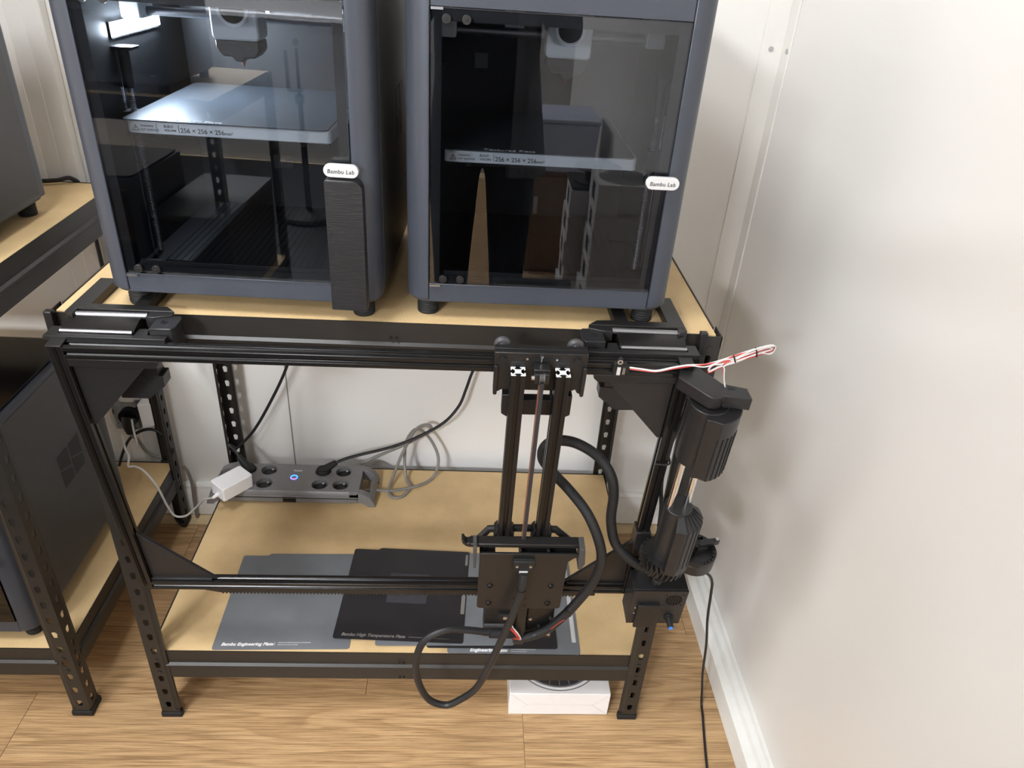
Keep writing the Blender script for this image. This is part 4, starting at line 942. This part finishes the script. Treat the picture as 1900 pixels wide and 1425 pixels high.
MB().cyl((-.2400, YB-.044, .328), (-.2400, YB-.016, .328), .0235, n=24).build('socket_face', 'strip_dark', wsx)
MB().tube([(-.2330, YB-.050, .330), (-.2330, YB-.060, .318), (-.2325, YB-.060, .296)], [.0190, .0105], 12, 3).build('plug', 'rubber', wsx)
MB().tube([(-.2325, YB-.060, .300), (-.2322, YB-.055, .280), (-.231, YB-.040, .2611), (-.2150, YB-.040, .2230), (-.190, YB-.040, .207), (-.158, YB-.036, .199)], .0040, 8).build('cord', 'cable_grey', wsx)
wa = thing('wall_adapter', 'white box-shaped adapter on the wall beside the smoked outlet', 'adapter', (-.19, YB, .30))
MB().prism([(-.2080, .3720), (-.1755, .3760), (-.1760, .3110), (-.2060, .2960)], YB-.050, YB-.0005, 'y').build('housing', 'white_plastic', wa, bevel=.002)
MB().tube([(-.272, .560, .205), (-.2648, .58, .2323), (-.2404, .585, .275), (-.2026, .585, .301), (-.1697, .582, .3022), (-.148, .576, .2784), (-.1435, .575, .235), (-.152, .590, .205), (-.180, .592, .199)], .0038, 8).build('looped_cord', 'cable_black', label='black cord arching above the left table shelf near the wall', cat='cord')
MB().tube([(-.1317, .604, .176), (-.124, .604, .158), (-.1195, .604, .120), (-.1225, .604, .060), (-.124, .604, .004)], .0042, 8).build('floor_lead', 'cable_grey', label='grey lead falling to the floor behind the left table leg', cat='cord')
MB().tube([(-.094, .601, .835), (-.088, .601, .76), (-.073, .601, .68), (-.060, .600, .60), (-.055, .601, .50)], .0045, 8).build('mains_lead', 'cable_black', label='black cord hanging behind the gap between the two tables', cat='cord')
MB().tube([(-.30, .56, H+.0095), (-.255, .575, H+.0105), (-.230, .590, H+.0105), (-.222, .607, H-.03), (-.222, .612, H-.2)], .0045, 8).build('printer_lead', 'cable_black', label='black lead behind the printer at the top left', cat='cord')
mb = MB().tube([(-.212, .560, .350), (-.206, .545, .325), (-.200, .535, .300), (-.2035, .540, .275)], .0024, 6)
mb.build('white_lead', 'cable_white', label='thin white lead dangling behind the lower left printer', cat='cord')

# ------------------------------------------------------------------ behind the photographer: what the glass doors mirror
def carton(x, y, z, rz, label):
    t = thing('filament_carton', label, 'box', (x, y, z), rot=(0, 0, rz), org=(0, 0, 0), group='white filament cartons')
    return t
proto = None
ORD = ['first', 'second', 'third', 'fourth', 'fifth', 'sixth', 'seventh', 'eighth']
for (x, y, n0, lab) in ((1.100, -1.42, 8, 'white carton %s from the floor in the front stack mirrored in the door'), (1.045, -1.66, 7, 'white carton %s from the floor in the rear stack mirrored in the door')):
    for k in range(n0):
        rz = random.uniform(-.06, .06)
        if proto is None:
            proto = carton(x, y, k*.094, rz, lab % ORD[k])
            MB().box(-.1, .1, -.1, .1, 0, .0925).build('carton', 'box_white', proto, bevel=.0015)
            MB().cyl((0, 0, .0926), (0, 0, .0931), .088, n=32).build('spool_print', 'strip_grey', proto)
            MB().box(-.1006, -.1001, -.03, .03, .02, .075).each('side_window', 'socket_dark', proto)
        else:
            c_ = copy_tree(proto); c_.location = (x+random.uniform(-.008, .003), y+random.uniform(-.006, .006), k*.094); c_.rotation_euler = (0, 0, rz); c_['label'] = lab % ORD[k]
ty = thing('spool_tray', 'dark tray holding a spool on the rear carton stack', 'tray', (1.045, -1.66, .658))
MB().prism(rrect(.945, 1.145, -1.76, -1.56, .012), .6585, .668, 'z').build('tray', 'plastic_black', ty, bevel=.002)
MB().lathe([(.02, 0), (.085, 0), (.085, .004), (.045, .004), (.045, .046), (.085, .046), (.085, .050), (.02, .050)], (1.045, -1.66, .6685), n=32, close=True).build('spool', 'strip_dark', ty)
cb_ = thing('added_cabinet', 'added low brown cabinet giving a brown patch in the right door reflection', 'cabinet', (1.03, -2.6, 0))  # invented cabinet, put in for the brown patch mirrored in the glass
MB().box(.86, 1.165, -2.85, -2.40, .0005, .48).build('body', 'cabinet_brown', cb_, bevel=.003)
MB().box(.865, 1.160, -2.3995, -2.385, .02, .465).build('door', 'cabinet_brown', cb_, bevel=.002)
MB().box(.88, .90, -2.385, -2.37, .30, .38).build('handle', 'alu_raw', cb_, bevel=.002)
bbx = thing('storage_bin', 'pale blue storage bin on the added low cabinet', 'bin', (1.02, -2.55, .481))
MB().prism([(.875, .4815), (1.145, .4815), (1.16, .70), (.86, .70)], -2.75, -2.42, 'y').build('body', 'blue_grey', bbx, bevel=.006)
MB().box(.855, 1.165, -2.755, -2.415, .7005, .718).build('lid', 'blue_grey', bbx, bevel=.004)
# phone stand
st = thing('phone_stand', 'black telescopic phone stand with round base, mirrored in the left door', 'stand', (-.545, -3.0, 0))
MB().lathe([(0, .0005), (.155, .0005), (.160, .010), (.150, .028), (.05, .040), (.03, .045), (0, .045)], (-.545, -3.0, 0), n=36).build('base', 'matte_black', st)
MB().cyl((-.545, -3, .04), (-.545, -3, .45), .016).build('lower_pole', 'matte_black', st)
MB().cyl((-.545, -3, .40), (-.545, -3, .62), .012).build('middle_pole', 'matte_black', st)
MB().cyl((-.545, -3, .60), (-.545, -3, .76), .008).build('upper_pole', 'alu_black', st)
MB().box(-.570, -.523, -3.024, -2.976, .42, .46).box(-.566, -.527, -3.02, -2.98, .60, .64).each('collar', 'plastic_black', st, bevel=.004)
MB().box(-.60, -.53, -3.02, -2.98, .655, .668).build('cradle_foot', 'plastic_black', st, bevel=.003)
MB().box(-.550, -.538, -3.008, -2.992, .66, .86).build('cradle_post', 'plastic_black', st, bevel=.002)
MB().box(-.605, -.592, -3.015, -2.985, .66, .85).build('cradle_grip', 'plastic_black', st, bevel=.003)
MB().lathe([(0, -.02), (.012, -.014), (.018, 0), (.012, .014), (0, .02)], (-.544, -3, .888), n=16).build('ball_head', 'matte_black', st)
mt_ = MB().prism(rrect(-2.0, .33, -4.05, -.36, .03), .0003, .006, 'z').build('added_mat', 'matte_black', label='added black mat behind the photographer, darkening the reflection in the left door', cat='mat')  # invented mat, put in to darken what the left door mirrors
for o_ in (st, ot): o_.location.z += .0062
st.location.x += .060
p5.location.z += .0062
cr = thing('added_crate', 'added black crate darkening the low shelf of the mirrored table', 'crate', (-.445, -1.68, HS+.0075))  # invented crate, hides the bright shelf board from the left door's reflection
MB().prism([(-.568, HS+.0075), (-.322, HS+.0075), (-.312, .52), (-.578, .52)], -1.92, -1.425, 'y').build('body', 'matte_black', cr, bevel=.006)
MB().prism(rrect(-.582, -.308, -1.925, -1.420, .02), .5202, .540, 'z').build('rim', 'plastic_black', cr, bevel=.004)
# ledge on the far wall
lg = thing('wall_ledge', 'white ledge on the wall opposite the tables', 'ledge', (-.55, YF, .90))
MB().box(-1.6, 0.05, YF+.0005, YF+.09, .88, .905).build('board', 'white_plastic', lg, bevel=.003)
MB().box(-1.4, -1.37, YF+.0005, YF+.07, .80, .879).box(-.12, -.09, YF+.0005, YF+.07, .80, .879).each('support', 'white_plastic', lg, bevel=.002)

# person holding the phone that takes the picture
def skin_mesh(name, joints, bones, root, mt, parent, sub=2):
    names = list(joints); me = bpy.data.meshes.new(name)
    me.from_pydata([Vector(joints[n_][0])-ORIG[parent] for n_ in names], [(names.index(a), names.index(b)) for a, b in bones], [])
    o = bpy.data.objects.new(name, me); COL.objects.link(o); o.parent = parent; ORIG[o] = ORIG[parent]
    me.materials.append(MATS[mt]); md = o.modifiers.new('skin', 'SKIN'); md.use_smooth_shade = True
    if not me.skin_vertices: me.skin_vertices.new(name='')
    for i, n_ in enumerate(names):
        r = joints[n_][1]; r = r if isinstance(r, tuple) else (r, r)
        me.skin_vertices[0].data[i].radius = r; me.skin_vertices[0].data[i].use_root = (n_ == root)
    sb = o.modifiers.new('sub', 'SUBSURF'); sb.levels = sub; sb.render_levels = sub
    return o
px0, py0 = .625, -1.235
pe = thing('person', 'person in dark clothes with a grey jacket, holding up a phone with both hands', 'person', (px0, py0, 0))
PH = CAM-FW*.020
J = dict(pelvis=((px0, py0-.01, .93), (.165, .115)), waist=((px0, py0, 1.06), (.150, .105)), chest=((px0, py0-.005, 1.25), (.175, .120)), neckb=((px0, py0-.015, 1.42), (.085, .075)), neck=((px0, py0-.005, 1.50), .055))
B = [('pelvis', 'waist'), ('waist', 'chest'), ('chest', 'neckb'), ('neckb', 'neck')]
for sg, k in ((-1, 'l'), (1, 'r')):
    J.update({'hip'+k: ((px0+sg*.085, py0-.01, .88), .092), 'knee'+k: ((px0+sg*.088, py0+.015, .49), .060), 'ankle'+k: ((px0+sg*.092, py0-.02, .09), .042), 'toe'+k: ((px0+sg*.10, py0+.11, .035), .034),
              'sho'+k: ((px0+sg*.170, py0-.005, 1.37), .065), 'elb'+k: ((px0+sg*.225, py0+.045, 1.165), .046), 'wri'+k: ((px0+sg*.105, py0+.135, 1.335), .031)})
    B += [('pelvis', 'hip'+k), ('hip'+k, 'knee'+k), ('knee'+k, 'ankle'+k), ('ankle'+k, 'toe'+k), ('neckb', 'sho'+k), ('sho'+k, 'elb'+k), ('elb'+k, 'wri'+k)]
skin_mesh('body', J, B, 'pelvis', 'cloth_black', pe)
# head with face
hc_ = Vector((px0, py0+.015, 1.62)); hv = MB()
hv.lathe([(0, -.125), (.030, -.120), (.052, -.095), (.066, -.050), (.074, 0), (.075, .045), (.064, .090), (.038, .117), (0, .125)], hc_, n=28)
for q in hv.v:
    d_ = q-hc_; d_.y *= 1.18; q.xyz = hc_+d_
hd = hv.build('head', 'skin', pe, ang=80)
MB().add([(px0-.012, py0+.100, 1.590), (px0+.012, py0+.100, 1.590), (px0, py0+.128, 1.594), (px0, py0+.100, 1.642)], [(0, 1, 2), (0, 2, 3), (1, 3, 2), (0, 3, 1)]).build('nose', 'skin', hd, ang=80)
for sg in (-1, 1):
    MB().lathe([(0, -.009), (.008, -.006), (.011, 0), (.008, .006), (0, .009)], (px0+sg*.030, py0+.094, 1.628), n=12).build('eye', 'white_plastic', hd)
    MB().cyl((px0+sg*.030, py0+.1040, 1.628), (px0+sg*.030, py0+.1055, 1.628), .0055, n=10).build('iris', 'ink', hd)
    MB().tube([(px0+sg*.046, py0+.092, 1.646), (px0+sg*.030, py0+.1025, 1.651), (px0+sg*.014, py0+.104, 1.646)], .003, 6).build('eyebrow', 'hair', hd)
    MB().lathe([(0, -.006), (.020, -.004), (.028, 0), (.020, .004), (0, .006)], (px0+sg*.077, py0+.008, 1.615), (1, 0, 0), 14).build('ear', 'skin', hd)
MB().tube([(px0-.024, py0+.092, 1.560), (px0, py0+.1015, 1.557), (px0+.024, py0+.092, 1.560)], .0045, 6).build('mouth', 'copper', hd)
hh = MB().lathe([(.078, .0), (.0805, .045), (.069, .097), (.042, .124), (0, .132)], hc_+Vector((0, -.012, .004)), n=28)
for q in hh.v:
    d_ = q-hc_; d_.y *= 1.18; q.xyz = hc_+d_
hh.build('hair', 'hair', hd, ang=80)
# phone and hands
ph = thing('mobile_phone', 'black mobile phone held up by the person', 'phone', PH)
Mp = Matrix.Translation(PH) @ Matrix((RX, UX, -FW)).transposed().to_4x4()
MB().prism(rrect(-.0745, .0745, -.036, .036, .010), .002, .010, 'z').xform(Mp).build('case', 'black_gloss', ph, bevel=.001)
MB().box(-.068, .068, -.032, .032, .0101, .0104).xform(Mp).each('screen', 'socket_dark', ph)
for sg in (-1, 1):
    wr = Vector(J['wri'+('l' if sg < 0 else 'r')][0])
    ctr = Mp @ Vector((sg*.088, -.012, .030))
    jj = dict(w=(wr, .027), p=(wr.lerp(ctr, .55), (.026, .018)), k=(ctr, (.030, .016))); bb_ = [('w', 'p'), ('p', 'k')]
    skin_mesh('palm', jj, bb_, 'w', 'skin', pe, 2)
    for i in range(4):
        ln = (.9, 1.0, .95, .75)[i]; yy = .018-.017*i
        pts = [ctr.lerp(wr, .15)] + [Mp @ Vector(v_) for v_ in ((sg*.090, yy, .022), (sg*(.090-.010*ln), yy, .0065), (sg*(.0835), yy, .0035))]
        MB().tube(pts, [.0088, .0068], 8, 5).build('finger', 'skin', pe)
    MB().tube([ctr.lerp(wr, .4), Mp @ Vector((sg*.082, -.030, .030)), Mp @ Vector((sg*.066, -.026, .020)), Mp @ Vector((sg*.055, -.020, .0185))], [.0105, .0075], 8, 5).build('thumb', 'skin', pe)
# open grey jacket panel hanging at the right
jk = MB(); cols_, rows_ = 9, 12; vs = []
for side in (0, 1):
    for r in range(rows_):
        v = r/(rows_-1); z = 1.37-.555*v
        w0 = .705-.005*v; w1 = .735+.075*v
        for k in range(cols_):
            u = k/(cols_-1); x = w0+(w1-w0)*u
            y = py0+.118+.012*math.sin(u*9+v*2)*(.3+v)-.035*u*u + (0 if side else -.006) - .02*(1-v)
            vs.append((x, y, z))
fs = []; n = cols_*rows_
for r in range(rows_-1):
    for k in range(cols_-1):
        a = r*cols_+k; fs += [(a, a+1, a+cols_+1, a+cols_), (n+a+1, n+a, n+a+cols_, n+a+cols_+1)]
edge = [k for k in range(cols_)]+[r*cols_+cols_-1 for r in range(1, rows_)]+[(rows_-1)*cols_+k for k in range(cols_-2, -1, -1)]+[r*cols_ for r in range(rows_-2, 0, -1)]
for a, b in zip(edge, edge[1:]+edge[:1]): fs.append((a, b, n+b, n+a))
jk.add(vs, fs).build('jacket_front', 'cloth_grey', pe, ang=70)
